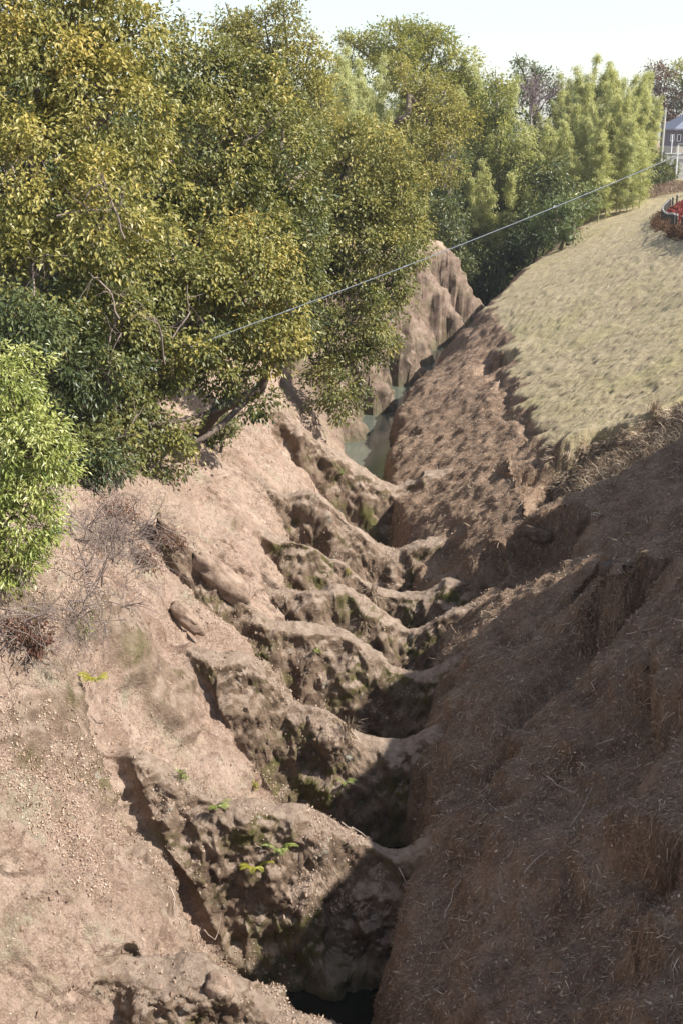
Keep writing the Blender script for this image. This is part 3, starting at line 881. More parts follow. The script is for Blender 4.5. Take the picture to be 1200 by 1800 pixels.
# bamboo: five culms built once, then copied
def bamboo_proto(seed, h=11.5, spread=1.0):
    g = np.random.default_rng(seed)
    cu = Acc(); lf = Acc()
    bx, by = g.normal(size=2) * .5
    zs = np.linspace(0, h, 14)
    k = (zs / h)
    P = np.stack([bx * k ** 2.6 * 2.2, by * k ** 2.6 * 1.6, zs - .5 * k ** 4], -1)
    cu.tube(P, np.linspace(.055, .012, 14), 6, .5)
    nb = 74
    for i in range(nb):
        f = g.uniform(.03, 1.0) ** .85
        p = np.array([np.interp(f * h, zs, P[:, j]) for j in range(3)])
        a_ = g.uniform(0, 2 * math.pi)
        ln = spread * (1.1 * (1 - .95 * f ** 1.7) * (.55 + .45 * min(1, f / .3)) * g.uniform(.5, 1.15)) + .10
        e = p + np.array((math.cos(a_) * ln, math.sin(a_) * ln, ln * g.uniform(.1, .55)))
        cu.tube([p, (p + e) / 2 + np.array((0, 0, .1)), e], [.012, .008, .004], 3, .6, cap=False)
        n = int(52 * (.5 + ln))
        s_ = g.random(n) ** .7
        Q = p + (e - p) * s_[:, None] + g.normal(size=(n, 3)) * np.array((.12, .12, .12))
        A = (e - p)[None] * .3 + g.normal(size=(n, 3)) * .5 + np.array((0, 0, -.55))
        Nm = np.array((0, 0, .6)) + g.normal(size=(n, 3)) * .6
        V, F = leaf_arrays(Q, A, Nm, g.uniform(.18, .36, n), g.uniform(.04, .065, n), .1)
        ti = np.clip(.5 + .17 * g.normal() + .16 * g.normal(size=n) + .15 * (f - .5), 0, 1)
        lf.add(V, F, np.repeat(ti, 4))
    return cu.mesh('culm', CULM, True), lf
CULM = tint_mat('bamboo_culm', [(0, (.20, .22, .07)), (1, (.36, .34, .17))], .5)
PROTO = []
for s_ in range(6):
    cm, lf = bamboo_proto(100 + s_)
    PROTO.append((cm, lf.mesh('leaf_spray', LEAF_BAMBOO), None))
PROTO_P = []
for s_ in range(3):
    cm, lf = bamboo_proto(140 + s_, 11, 1.1)
    PROTO_P.append((cm, lf.mesh('leaf_spray', LEAF_BAMBOO_P), None))
first = {}
def bamboo(u_top, v_top, Y, label, group, pale=False, seed=0, base_v=None):
    g = np.random.default_rng(seed)
    pr = PROTO_P if pale else PROTO
    k = int(g.integers(len(pr)))
    tp = at(u_top, v_top, Y)
    b0 = ground_at(tp[0], Y)
    hgt = tp[2] - b0[2]
    key = (pale, k)
    if key not in first:
        root = thing('bamboo', label, 'bamboo', b0, group)
        link('culm', pr[k][0], root); link('leaf_spray', pr[k][1], root)
        first[key] = root
    else:
        src = first[key]
        root = src.copy(); S.collection.objects.link(root)
        root['label'] = label; root['group'] = group
        for ch in list(src.children):
            c2 = ch.copy(); S.collection.objects.link(c2); c2.parent = root
        root.location = tuple(b0)
    root.rotation_euler = (g.normal() * .055, g.normal() * .055, g.uniform(0, 6.28))
    s2 = hgt / 11.2
    root.scale = (max(.75, s2) * 1.05, max(.75, s2) * 1.05, s2)
    return root

g = np.random.default_rng(5)
# the yellow-green grove on the right
sil = [(960, 215), (985, 150), (1000, 128), (1020, 122), (1040, 100), (1062, 118), (1085, 108), (1110, 102), (1130, 118), (1148, 150), (1158, 185), (1166, 215)]
su, sv = zip(*sil)
n_b = 0
for row, (Y, dv, cnt) in enumerate([(109, -4, 26), (104, 14, 25), (99, 48, 22), (94, 95, 17)]):
    for i in range(cnt):
        u = np.interp(i + g.uniform(-.3, .3), [0, cnt - 1], [965, 1150 - row * 6])
        v = np.interp(u, su, sv) + dv + g.uniform(-5, 40)
        bamboo(u, v, Y + g.uniform(-2, 2), 'tall yellow-green bamboo in the dense grove beyond the lawn', 'bamboo grove beyond the lawn', n_b % 3 == 0, 300 + n_b)
        n_b += 1
# pale bamboo left of and behind the golden tree
for (u, v, Y) in [(602, 120, 88), (618, 95, 90), (636, 78, 90), (655, 95, 89), (672, 110, 88), (640, 130, 86), (660, 150, 85), (620, 160, 85), (690, 130, 88), (600, 185, 83), (645, 190, 83), (675, 195, 83), (615, 215, 82), (700, 190, 86), (596, 90, 84), (608, 75, 85), (626, 85, 82), (648, 80, 83), (664, 92, 82), (682, 115, 82), (600, 150, 80), (630, 110, 80), (655, 125, 79), (675, 150, 79), (610, 185, 78), (640, 165, 78), (668, 180, 77), (695, 160, 80), (620, 235, 76), (650, 225, 76), (680, 230, 76)]:
    bamboo(u + g.uniform(-6, 6), v + g.uniform(-8, 8), Y, 'pale feathery bamboo between the round-topped tree and the golden tree', 'pale bamboo left of the golden tree', True, 400 + n_b)
    n_b += 1
for (u, v, Y) in [(838, 82, 100), (852, 90, 99), (868, 96, 99), (880, 110, 98), (850, 125, 97), (870, 140, 96), (890, 150, 96)]:
    bamboo(u, v + g.uniform(-5, 8), Y, 'pale bamboo on the skyline just right of the dark-olive dome', 'pale bamboo right of the dome tree', True, 500 + n_b)
    n_b += 1

for args in [
    ('dark_tree', 'dark narrow evergreen below the skyline bamboo, right of the golden tree', (880, 380, 95), [lobe(870, 190, 95, 34, 50, 0), lobe(880, 250, 94, 36, 45, -.05), lobe(850, 240, 95, 24, 40, .05), lobe(870, 150, 96, 20, 26, .1)], LEAF_DOME, .28, .13, 1.4, .6, (.5, .2), 24),
    ('pine_tree', 'dark blue-green pine with a small tuft on top, on the skyline', (925, 330, 112), [lobe(920, 132, 112, 24, 22, 0), lobe(940, 145, 112, 22, 22, -.05), lobe(910, 105, 113, 13, 7, -.1), lobe(915, 160, 111, 24, 24, -.1), lobe(968, 160, 112, 18, 34, -.1), lobe(975, 195, 111, 16, 30, -.1)], LEAF_DARK, .34, .12, 1.4, .6, (.48, .2), 25),
    ('broadleaf_tree', 'blue-green leafy tree in front of the bamboo grove, above the cable', (975, 400, 88), [lobe(965, 300, 88, 34, 28, 0), lobe(940, 315, 88, 22, 22, -.05), lobe(985, 330, 87, 26, 26, .05), lobe(960, 335, 87, 24, 20, -.1)], LEAF_DARK, .34, .16, 1.4, .5, (.45, .25), 26),
    ('broadleaf_tree', 'grey-green leafy tree at the lawn edge, its foot by the grass', (1000, 400, 84), [lobe(985, 365, 84, 26, 26, .1), lobe(965, 390, 83.5, 22, 24, .1), lobe(1015, 360, 85, 18, 22, .15), lobe(1045, 345, 88, 22, 20, .1)], LEAF_SHRUB, .32, .13, 1.4, .5, (.5, .25), 27),
    ('brown_tree', 'reddish-brown leaved tree on the skyline above the house', (1165, 270, 190), [lobe(1150, 125, 190, 20, 18, 0), lobe(1168, 145, 192, 20, 26, 0), lobe(1180, 185, 192, 18, 30, -.1), lobe(1160, 175, 192, 18, 26, .0), lobe(1172, 215, 192, 18, 20, .0)], LEAF_BROWN, .45, .2, 1.4, .8, (.5, .25), 28),
    ('green_tree', 'pale green tree on the skyline at the right edge', (1215, 270, 192), [lobe(1185, 128, 192, 16, 20, .2), lobe(1205, 130, 192, 22, 26, .1)], LEAF_DOME, .5, .2, 1.4, .8, (.6, .2), 29),
    ('blue_green_tree', 'blue-green tree behind the house roof at the right edge', (1200, 270, 192), [lobe(1192, 170, 192, 16, 26, -.05), lobe(1215, 165, 192, 22, 30, 0)], LEAF_DARK, .45, .18, 1.4, .8, (.5, .2), 31),
]:
    far_tree(*args)

for i, (u, v, Y) in enumerate([(938, 405, 87), (918, 430, 90), (955, 375, 91), (925, 390, 95), (985, 395, 83)]):
    far_tree('edge_tree', 'dark leafy tree standing at the corner where the lawn meets the dark hollow', (u, v, Y), [lobe(u, v - 25, Y, 28, 30, 0), lobe(u - 14, v + 10, Y - .3, 24, 24, -.1), lobe(u + 14, v + 5, Y - .3, 22, 26, .05)],
             LEAF_DARK if i % 2 else LEAF_SHRUB, .26, .11, 1.5, .5, (.42, .22), 950 + i, .14, 'edge trees at the lawn corner')

# bare trees
def bare_tree(name, label, px, length, r0, depth, seed, mat=BARK_PALE, lean=(0, 0, 1), n=1, spread=.5):
    u, v, Y = px
    p = at(u, v, Y)
    root = thing(name, label, 'tree', p)
    a_ = Acc(); g2 = np.random.default_rng(seed)
    for _ in range(n):
        grow(a_, np.zeros(3), np.array(lean) + g2.normal(size=3) * .15, length, r0, depth, g2, spread, .25, 3, (3, 4))
    link('branches', a_.mesh('branches', mat, True), root)
b0 = ground_at(at(925, 250, 104)[0], 104); 
PINK = bark_mat('pink_twig', (.17, .12, .125), (.30, .225, .23))
def bare_at(name, label, u, v, Y, zoff, length, r0, depth, seed, mat, n=1, spread=.5):
    x = at(u, v, Y)[0]
    p = ground_at(x, Y)
    root = thing(name, label, 'tree', p)
    a_ = Acc(); g2 = np.random.default_rng(seed)
    tgt = at(u, v, Y) - p
    a_.tube(curve([np.zeros(3), tgt * .5 + np.array((.2, 0, 0)), tgt], 4), np.linspace(r0 * 1.6, r0, 9), 6, .5)
    for _ in range(n):
        grow(a_, tgt, np.array((0, 0, 1)) + g2.normal(size=3) * .35, length, r0, depth, g2, spread, .2, 3, (3, 4))
    link('branches', a_.mesh('branches', mat, True), root)
bare_at('bare_tree', 'leafless pinkish-grey tree between the pine and the bamboo grove', 932, 205, 104, 0, 2.0, .07, 4, 61, PINK, 4, .6)
bare_at('bare_tree', 'leafless pale tree at the left end of the dark hollow', 790, 345, 88, 0, 1.5, .035, 4, 62, BARK_PALE, 3, .7)

# undergrowth in the dark hollow where the moat disappears: shrubs copied from four
SH = []
for k in range(4):
    cr = Acc(); tw = Acc()
    g2 = np.random.default_rng(70 + k)
    for _ in range(7):
        grow(tw, g2.normal(size=3) * .25, np.array((0, 0, 1)) + g2.normal(size=3) * .3, 1.1, .03, 1, g2, .6, .1)
    crown(cr, [(np.array((g2.normal() * .6, g2.normal() * .6, 1.4 + g2.uniform(-.5, .6))), (.9, .9, .8), g2.normal() * .08) for _ in range(4)], .27, .10, 1.5, .4, .5, (.46, .26), .6, 70 + k)
    SH.append((tw.mesh('stem', BARK, True), cr.mesh('crown', (LEAF_DARK, LEAF_DARK, LEAF_SHRUB, LEAF_DARK)[k])))  # mostly the darker leaf, putting the hollow's shade into the colour
firsts = {}
def shrub(k, p, s, rz, label, group):
    if k not in firsts:
        root = thing('shrub', label, 'shrub', p, group)
        link('stem', SH[k][0], root); link('crown', SH[k][1], root)
        firsts[k] = root
    else:
        root = firsts[k].copy(); S.collection.objects.link(root)
        root['label'] = label
        if group: root['group'] = group
        elif 'group' in root: del root['group']
        for ch in list(firsts[k].children):
            c2 = ch.copy(); S.collection.objects.link(c2); c2.parent = root
        root.location = tuple(p)
    root.rotation_euler = (0, 0, rz); root.scale = (s, s, s * g.uniform(.85, 1.25))
for i in range(46):
    u = g.uniform(745, 930); Y = g.uniform(90, 108)
    x = at(u, 400, Y)[0]
    shrub(int(g.integers(4)), ground_at(x, Y) - np.array((0, 0, .2)), g.uniform(.9, 1.7), g.uniform(0, 6), 'shadowy shrub filling the dark hollow where the moat ends', 'shrubs in the dark hollow')
for i in range(16):
    u = g.uniform(742, 820); Y = g.uniform(85, 95)
    x = at(u, 400, Y)[0]
    shrub(int(g.integers(4)), ground_at(x, Y) - np.array((0, 0, .2)), g.uniform(.7, 1.3), g.uniform(0, 6), 'dark shrub on the far end of the left bank above the cable', 'shrubs at the far end of the left bank')
for i in range(60):
    f = g.random()
    u = 930 + 225 * f; v = np.interp(u, [930, 990, 1060, 1150], [455, 405, 365, 318])
    p = drop(u, v)
    Y = p[1] + g.uniform(2.0, 6.5)
    shrub(int(g.integers(4)), ground_at(at(u, 300, Y)[0], Y) - np.array((0, 0, .1)), g.uniform(.6, 1.15), g.uniform(0, 6), 'low shrub at the foot of the bamboo along the far lawn edge', 'shrubs along the far lawn edge')
for (u, v, Y) in [(905, 205, 97), (925, 225, 96), (945, 215, 96), (960, 240, 95), (890, 240, 94), (915, 265, 93), (940, 270, 93), (870, 275, 92), (850, 300, 91), (890, 300, 91), (920, 310, 91), (860, 235, 95), (835, 255, 94), (955, 205, 98), (975, 225, 97), (830, 310, 91)]:
    bamboo(u, v, Y, 'lower yellow-green bamboo in the middle of the far wood, under the bare pinkish tree', 'bamboo in the middle of the far wood', False, 550 + n_b)
    n_b += 1
for i in range(9):
    u = g.uniform(740, 940); Y = g.uniform(86, 93)
    v = g.uniform(225, 330)
    p = at(u, v, Y + 6)
    far_tree('understorey_tree', 'olive understorey tree in the middle of the far wood', (u, v, Y + 6), [lobe(u, v, Y + 6, 24, 26, g.normal() * .1), lobe(u + g.uniform(-16, 16), v + 34, Y + 5.5, 22, 24, -.05), lobe(u + g.uniform(-18, 18), v + 66, Y + 5, 20, 22, -.1)],
             (LEAF_SHRUB, LEAF_DOME, LEAF_BAMBOO, LEAF_BAMBOO)[i % 4], .27, .09, 1.2, .5, (.48, .22), 600 + i, .12, 'understorey trees of the far wood')
for (u, Y, s_, lab) in [(1152, 108, .8, 'shrub at the foot of the concrete pole, on its left'), (1161, 107, .75, 'shrub directly in front of the foot of the concrete pole'), (1170, 109, .7, 'shrub between the concrete pole and the low pale wall'), (1146, 105, .7, 'low shrub at the right end of the bamboo grove')]:
    x = at(u, 300, Y)[0]
    shrub(int(g.integers(4)), ground_at(x, Y), s_, g.uniform(0, 6), lab, None)
# wood closing the view behind the crowns
for i in range(26):
    u = np.interp(i, [0, 25], [-80, 900]) + g.uniform(-15, 15)
    Y = g.uniform(112, 124)
    v = g.uniform(150, 215)
    far_tree('wood_tree', 'tree of the far wood glimpsed between nearer crowns', (u, v, Y), [lobe(u, v, Y, 42, 40, 0), lobe(u + 14, v + 50, Y - 1, 40, 40, -.1), lobe(u - 12, v + 95, Y - 1, 40, 36, -.15)],
             LEAF_SHRUB, .55, .24, 1.1, .9, (.45, .2), 700 + i, .25, 'trees of the far wood')
# ------------------------------------------------------------------ things of the far right
CONC = flat_mat('pole_concrete', (.30, .29, .27), .85, .15, 8)
WHITE = flat_mat('white_paint', (.78, .79, .80), .5, .06, 5)
def mesh_of(fn, name, mat, smooth=False):
    a_ = Acc(); fn(a_); return a_.mesh(name, mat, smooth)

# house
ROOF = flat_mat('roof_slate', (.16, .17, .215), .6, .12, 3)
WALL_U = flat_mat('purple_grey_siding', (.13, .115, .14), .8, .1, 3)
WALL_L = flat_mat('beige_render', (.46, .43, .35), .9, .1, 3)
GLASS = flat_mat('window_glass', (.03, .035, .045), .1, .1, 2)
HY = 168.0
hc = at(1173, 300, HY); gz = float(H(np.array([hc[0] + 5]), np.array([HY]))[0])
h0 = np.array((hc[0], HY, gz))
eave = at(1176, 229, HY)[2] - gz; band = at(1176, 257, HY)[2] - gz; under = at(1176, 270, HY)[2] - gz
root = thing('house', 'grey-roofed two-storey house with purple-grey upper wall at the right edge', 'house', h0)
Wd, Dp = 13.0, 9.0
def f_up(a_): a_.box((.9 + Wd / 2, Dp / 2, (eave + band) / 2), (Wd, Dp, eave - band))
def f_lo(a_): a_.box((.9 + Wd / 2, Dp / 2 - .05, (band + under) / 2), (Wd + .06, Dp, band - under - .004))
def f_gr(a_):
    a_.box((.9 + Wd / 2 + 1.4, Dp / 2 + .6, under / 2 - .01), (Wd - 2.8, Dp - 1.2, under - .03))
    a_.box((1.05, .2, under / 2 - .01), (.22, .22, under - .03)); a_.box((.9 + Wd - .2, .2, under / 2 - .01), (.22, .22, under - .03))
link('upper_wall', mesh_of(f_up, 'upper_wall', WALL_U), root); link('balcony_band', mesh_of(f_lo, 'balcony_band', WALL_L), root); link('ground_floor', mesh_of(f_gr, 'ground_floor', flat_mat('dark_garage', (.05, .05, .06), .8)), root)
ra = Acc(); x0, x1, y0, y1, zt = .3, 1.5 + Wd, -.6, Dp + .6, eave + 3.3
ra.add([(x0, y0, eave + .004), (x1, y0, eave + .004), (x1, y1, eave + .004), (x0, y1, eave + .004), (x0, y0, eave + .2), (x1, y0, eave + .2), (x1, y1, eave + .2), (x0, y1, eave + .2), (x0 + 4.6, (y0 + y1) / 2, zt), (x1 - 4.6, (y0 + y1) / 2, zt)],
       [(0, 3, 2, 1), (0, 1, 5, 4), (1, 2, 6, 5), (2, 3, 7, 6), (3, 0, 4, 7), (4, 5, 9, 8), (6, 7, 8, 9)])
ra.add([(x0, y0, eave + .2), (x0, y1, eave + .2), (x0 + 4.6, (y0 + y1) / 2, zt), (x1, y0, eave + .2), (x1, y1, eave + .2), (x1 - 4.6, (y0 + y1) / 2, zt)], [(1, 0, 2), (3, 4, 5)])
link('roof', ra.mesh('roof', ROOF), root)
for u in (1181, 1192.5, 1206, 1222):
    wx = at(u, 240, HY)[0] - h0[0]; wz = (eave + band) / 2 + .05
    fr = link('window', mesh_of(lambda a_: [a_.box((wx + s_ * .21, -.03, wz), (.07, .08, .86)) for s_ in (-1, 1)] + [a_.box((wx, -.03, wz + s_ * .395), (.346, .076, .07)) for s_ in (-1, 1)], 'window', WHITE), root)
    link('pane', mesh_of(lambda a_: a_.box((wx, -.015, wz), (.346, .03, .71)), 'pane', GLASS), fr)

# utility pole, thin post
p = at(1160.5, 262, 111); gz = float(H(np.array([p[0]]), np.array([111.]))[0]); tz = at(1162.5, 192, 111)[2]
root = thing('utility_pole', 'plain grey concrete pole standing between bamboo grove and house', 'pole', (p[0], 111, gz))
pa = Acc(); pa.tube([(0, 0, -.3), (.05, 0, (tz - gz) / 2), (.1, 0, tz - gz)], [.19, .175, .16], 12)
link('shaft', pa.mesh('shaft', CONC, True), root)
link('band', mesh_of(lambda a_: a_.tube([(.085, 0, (tz - gz) * .9), (.086, 0, (tz - gz) * .9 + .12)], .172, 12), 'band', flat_mat('steel_band', (.3, .31, .32), .4, .1, 4, 0, .8), True), root)
p = at(1179, 262, 116); gz = float(H(np.array([p[0]]), np.array([116.]))[0]); tz = at(1179, 238, 116)[2]
root = thing('thin_post', 'thin white post left of the house, behind the cable', 'post', (p[0], 116, gz))
link('shaft', mesh_of(lambda a_: a_.tube([(0, 0, 0), (0, 0, tz - gz)], .05, 6), 'shaft', WHITE, True), root)
link('cap', mesh_of(lambda a_: a_.tube([(0, 0, tz - gz), (0, 0, tz - gz + .06)], .07, 6), 'cap', WHITE, True), root)

# low wall and white railing
WY = 112.0
wl = at(1166, 292, WY); wt = at(1166, 270, WY)[2]; gz = float(H(np.array([wl[0] + 2]), np.array([WY]))[0])
root = thing('low_wall', 'low pale concrete wall below the house at the right edge', 'wall', (wl[0], WY, gz))
link('block', mesh_of(lambda a_: a_.box((5, .1, (wt - gz) / 2 - .2), (10, .2, wt - gz + .35)), 'block', flat_mat('wall_concrete', (.42, .41, .40), .9, .1, 2)), root)
link('coping', mesh_of(lambda a_: a_.box((5, .1, wt - gz + .012), (10.1, .3, .06)), 'coping', flat_mat('coping_concrete', (.66, .66, .65), .9, .1, 2)), root)
link('dark_band', mesh_of(lambda a_: a_.box((5.3, -.012, wt - gz - .55), (8.8, .03, .22)), 'dark_band', flat_mat('grey_strip', (.20, .20, .22), .8, .1, 2)), root)  # dark grey band along the wall face
rl = at(1188.5, 293, 104); gz = rl[2]
root = thing('white_railing', 'white painted post railing at the right edge above the lawn', 'railing', (rl[0], 104, gz))
hh_ = at(1189, 254, 104)[2] - gz
dx, dy = .42, -1.4
for i in range(8):
    link('post', mesh_of(lambda a_: a_.box((dx * i, dy * i, hh_ / 2 - .3), (.11, .11, hh_ + .55)), 'post', WHITE), root)
top = Acc(); top.tube([(0, 0, hh_ + .04), (dx * 7, dy * 7, hh_ + .04)], .05, 6)
link('handrail', top.mesh('handrail', WHITE, True), root)

# the fenced planting bed
FW = flat_mat('dark_fence_wood', (.05, .042, .036), .8, .2, 9)
FT = flat_mat('weathered_post_top', (.46, .44, .42), .8, .1, 9)
base_px = [(1215, 353), (1200, 358), (1186, 364), (1175, 371), (1167, 379), (1162, 387), (1163, 394), (1170, 400), (1180, 405), (1192, 409), (1206, 413), (1222, 418), (1240, 423)]
bp = [drop(u, v, 30) for u, v in base_px]
bc = curve(bp, 6)
seg = np.concatenate([[0], np.cumsum(np.linalg.norm(np.diff(bc, axis=0), axis=1))])
o0 = bp[5]
root = thing('bed_fence', 'low dark wooden rail fence curving round the red planting bed', 'fence', o0)
npost = max(14, int(seg[-1] / .75)); npost = min(npost, 46)
pts = np.array([[np.interp(s_, seg, bc[:, k]) for k in range(3)] for s_ in np.linspace(0, seg[-1], npost)])
pm = mesh_of(lambda a_: a_.tube([(0, 0, -.15), (0, 0, .74)], .065, 7), 'post', FW, True)
pc = mesh_of(lambda a_: a_.tube([(0, 0, .74), (0, 0, .82)], [.05, .045], 7), 'post_top', FT, True)
for q_ in pts:
    po = link('post', pm, root, loc=tuple(q_ - o0)); link('post_top', pc, po)
for zr_ in (.26, .56):
    ra = Acc(); ra.tube(bc - o0 + np.array((0, 0, zr_)), .018, 6)
    link('rail', ra.mesh('rail', FW if zr_ < .5 else flat_mat('worn_rail', (.07, .06, .054), .7, .3, 6), True), root)
# red ground cover inside the fence
RED = tint_mat('red_leaves', [(0, (.10, .018, .014)), (.5, (.26, .045, .034)), (1, (.38, .10, .07))], .8)
ins = bc + (np.array((bc[:, 0].max() + 6, bc[:, 1].mean(), 0)) - bc) * np.array((.05, .05, 0))
cen = np.array((bc[:, 0].max() + 1.5, bc[:, 1].mean()))
rc = Acc(); g = np.random.default_rng(9)
n = 26000
k = g.integers(0, len(bc), n); f = np.sqrt(g.random(n))[:, None]
XY = cen + (bc[k, :2] - cen) * f * .97
zz = H(XY[:, 0], XY[:, 1]) + .12 + .10 * vn(np.stack([XY[:, 0] * 3, XY[:, 1] * 3, XY[:, 0] * 0], -1)) + g.random(n) * .12
V, F = leaf_arrays(np.column_stack([XY, zz]), g.normal(size=(n, 3)) + np.array((0, 0, .3)), np.array((0, 0, 1.)) + g.normal(size=(n, 3)) * .5, g.uniform(.10, .2, n), g.uniform(.06, .12, n))
rc.add(V, F, np.repeat(np.clip(.5 + .25 * g.normal(size=n), 0, 1), 4))
link('red_groundcover', rc.mesh('red_groundcover', RED), kind='stuff', label='low red-leaved ground cover filling the fenced bed')
# withered growth at the outer foot of the fence
wg_ = Acc(); n = 5200
k = g.integers(int(len(bc) * .35), len(bc), n)
out2 = unit(bc[k] - np.array((cen[0], cen[1], 0))) * np.array((1, 1, 0))
XY = bc[k, :2] + out2[:, :2] * g.uniform(.0, .75, n)[:, None] + g.normal(size=(n, 2)) * .1
zz = H(XY[:, 0], XY[:, 1]) + g.random(n) ** 1.5 * .45
V, F = leaf_arrays(np.column_stack([XY, zz]), g.normal(size=(n, 3)), g.normal(size=(n, 3)), g.uniform(.08, .18, n), g.uniform(.03, .07, n))
wg_.add(V, F, np.repeat(np.clip(.45 + .25 * g.normal(size=n), 0, 1), 4))
link('withered_undergrowth', wg_.mesh('withered_undergrowth', LEAF_BROWN), kind='stuff', label='brown withered growth along the foot of the bed fence')

wg_ = Acc(); n = 9000
f = g.random(n); X0 = at(1140, 300, 100)[0]
XY = np.column_stack([X0 + f * 9, 103 + g.uniform(-3.5, 4.5, n)])
zz = H(XY[:, 0], XY[:, 1]) + g.random(n) ** 1.3 * .3
V, F = leaf_arrays(np.column_stack([XY, zz]), g.normal(size=(n, 3)) * .5 + np.array((0, 0, .5)), g.normal(size=(n, 3)), g.uniform(.12, .34, n), g.uniform(.02, .05, n))
wg_.add(V, F, np.repeat(np.clip(.5 + .25 * g.normal(size=n), 0, 1), 4))
DRYW = tint_mat('dry_weeds', [(0, (.12, .07, .05)), (.5, (.30, .20, .145)), (1, (.50, .38, .28))], .8)
link('dry_weeds', wg_.mesh('dry_weeds', DRYW), kind='stuff', label='reddish-brown dry weeds below the railing and the low wall')

# the cable across the moat
c0, c1 = at(335, 610, 25.3), at(1200, 250, 28.5)
c2 = c0 + (c1 - c0) * 2.2
root = thing('cable', 'thick grey overhead cable stretched across the moat', 'cable', c0)
P = np.array([c0 + (c2 - c0) * s_ for s_ in np.linspace(0, 1, 60)]) - c0
P[:, 2] -= .25 * np.sin(np.linspace(0, math.pi / .75, 60).clip(0, math.pi))
ca = Acc(); ca.tube(P, .0098, 8)
CAB = flat_mat('cable_sheath', (.22, .24, .26), .45, .08, 3)
link('strand', ca.mesh('strand', CAB, True), root)
for s_ in (.085, .19, .33, .36, .445):
    q_ = np.array([np.interp(s_, np.linspace(0, 1, 60), P[:, k]) for k in range(3)])
    dd = unit(c2 - c0)
    link('tie', mesh_of(lambda a_: a_.tube([q_ - dd * .05, q_ + dd * .05], .019, 8), 'tie', flat_mat('tie_grey', (.2, .21, .22), .5), True), root)

# ------------------------------------------------------------------ scatter on the terrain
def tri_sample(mask, n, g, power=1.4, nzmin=-1, extra=None):
    """random points on the faces of the terrain, thinner with distance"""
    fi = np.nonzero(mask)[0]
    a_, b_, c_, d_ = (Pg[Fq[fi, k]] for k in range(4))
    ar = np.linalg.norm(np.cross(c_ - a_, d_ - b_), axis=1) / 2
    ce = (a_ + c_) / 2
    wgt = ar / np.maximum(np.linalg.norm(ce, axis=1), 8) ** power
    nz = Nn[Fq[fi, 0], 2]
    wgt = wgt * (nz > nzmin)
    if extra is not None:
        wgt = wgt * extra(ce, nz)
    wgt /= wgt.sum()
    k = g.choice(len(fi), n, p=wgt)
    s_, t_ = g.random((2, n))
    P = (a_[k] * (1 - s_)[:, None] + b_[k] * s_[:, None]) * (1 - t_)[:, None] + (d_[k] * (1 - s_)[:, None] + c_[k] * s_[:, None]) * t_[:, None]
    return P, Nn[Fq[fi[k], 0]]

ctr = Pg[Fq[:, 0]]
in_view = (np.abs(ctr[:, 0]) < ctr[:, 1] * .34 + .8) & (ctr[:, 1] > 8.5)
g = np.random.default_rng(21)

# fallen leaves
LIT = tint_mat('fallen_leaf', [(0, (.16, .10, .07)), (.35, (.33, .22, .155)), (.7, (.46, .35, .265)), (1, (.54, .43, .335))], .75, .25)
def drift(ce, nz):
    f = fbm(ce * .75 + 3, 3, .6)
    f2 = fbm(ce * 2.6 + 8, 2, .6)
    onrock = (np.abs(ce[:, 0]) < 99) * 1.0
    return (.05 + 1.8 * sm(.15, .6, f + .5 * f2)) * sm(.12, .5, nz)
la = Acc()
n = 115000
P, Q = tri_sample(in_view & ((part == 0) | (part >= 10)) & (ctr[:, 1] < 62), n, g, 1.2, .1, drift)
V, F = leaf_arrays(P + Q * .012, g.normal(size=(n, 3)) * .8 - Q * .1, Q + g.normal(size=(n, 3)) * .42, g.uniform(.014, .052, n), g.uniform(.010, .026, n), .25)
la.add(V, F, np.repeat(np.clip(.55 + .26 * g.normal(size=n), 0, 1), 4))
n = 9000
P, Q = tri_sample(in_view & (part == 2) & (ctr[:, 1] < 50), n, g, 1.2, .2)
V, F = leaf_arrays(P + Q * .02, g.normal(size=(n, 3)) * .8, Q + g.normal(size=(n, 3)) * .5, g.uniform(.03, .075, n), g.uniform(.018, .04, n), .25)
la.add(V, F, np.repeat(np.clip(.45 + .3 * g.normal(size=n), 0, 1), 4))
link('leaf_litter', la.mesh('leaf_litter', LIT), kind='stuff', label='pale curled fallen leaves drifted over the bank and ridges')

# earth crumbs and small stones, real lumps on the bare banks
CR = tint_mat('earth_crumb', [(0, (.13, .09, .065)), (.5, (.27, .19, .14)), (1, (.40, .30, .23))], .95, .1)
ca = Acc(); n = 20000
oc = np.array([(1, 0, 0), (-1, 0, 0), (0, 1, 0), (0, -1, 0), (0, 0, 1), (0, 0, -1)], dtype=float)
of = np.array([(0, 2, 4), (2, 1, 4), (1, 3, 4), (3, 0, 4), (2, 0, 5), (1, 2, 5), (3, 1, 5), (0, 3, 5)])
P, Q = tri_sample(in_view & (part != 1) & (ctr[:, 1] < 60), n, g, 1.2, -.2, lambda ce, nz: .15 + sm(.1, .6, fbm(ce * 1.4 + 17, 3)))
sz = .009 + .030 * g.random(n) ** 3
V = P[:, None, :] + oc[None] * (sz[:, None, None] * g.uniform(.5, 1.3, (n, 6, 1))) + g.normal(size=(n, 6, 3)) * sz[:, None, None] * .25
F = (np.arange(n)[:, None, None] * 6 + of[None]).reshape(-1, 3)
ca.add(V.reshape(-1, 3), F, np.repeat(np.clip(.45 + .22 * g.normal(size=n), 0, 1), 6))
link('earth_crumbs', ca.mesh('earth_crumbs', CR), kind='stuff', label='loose crumbs of earth and small stones on the banks')

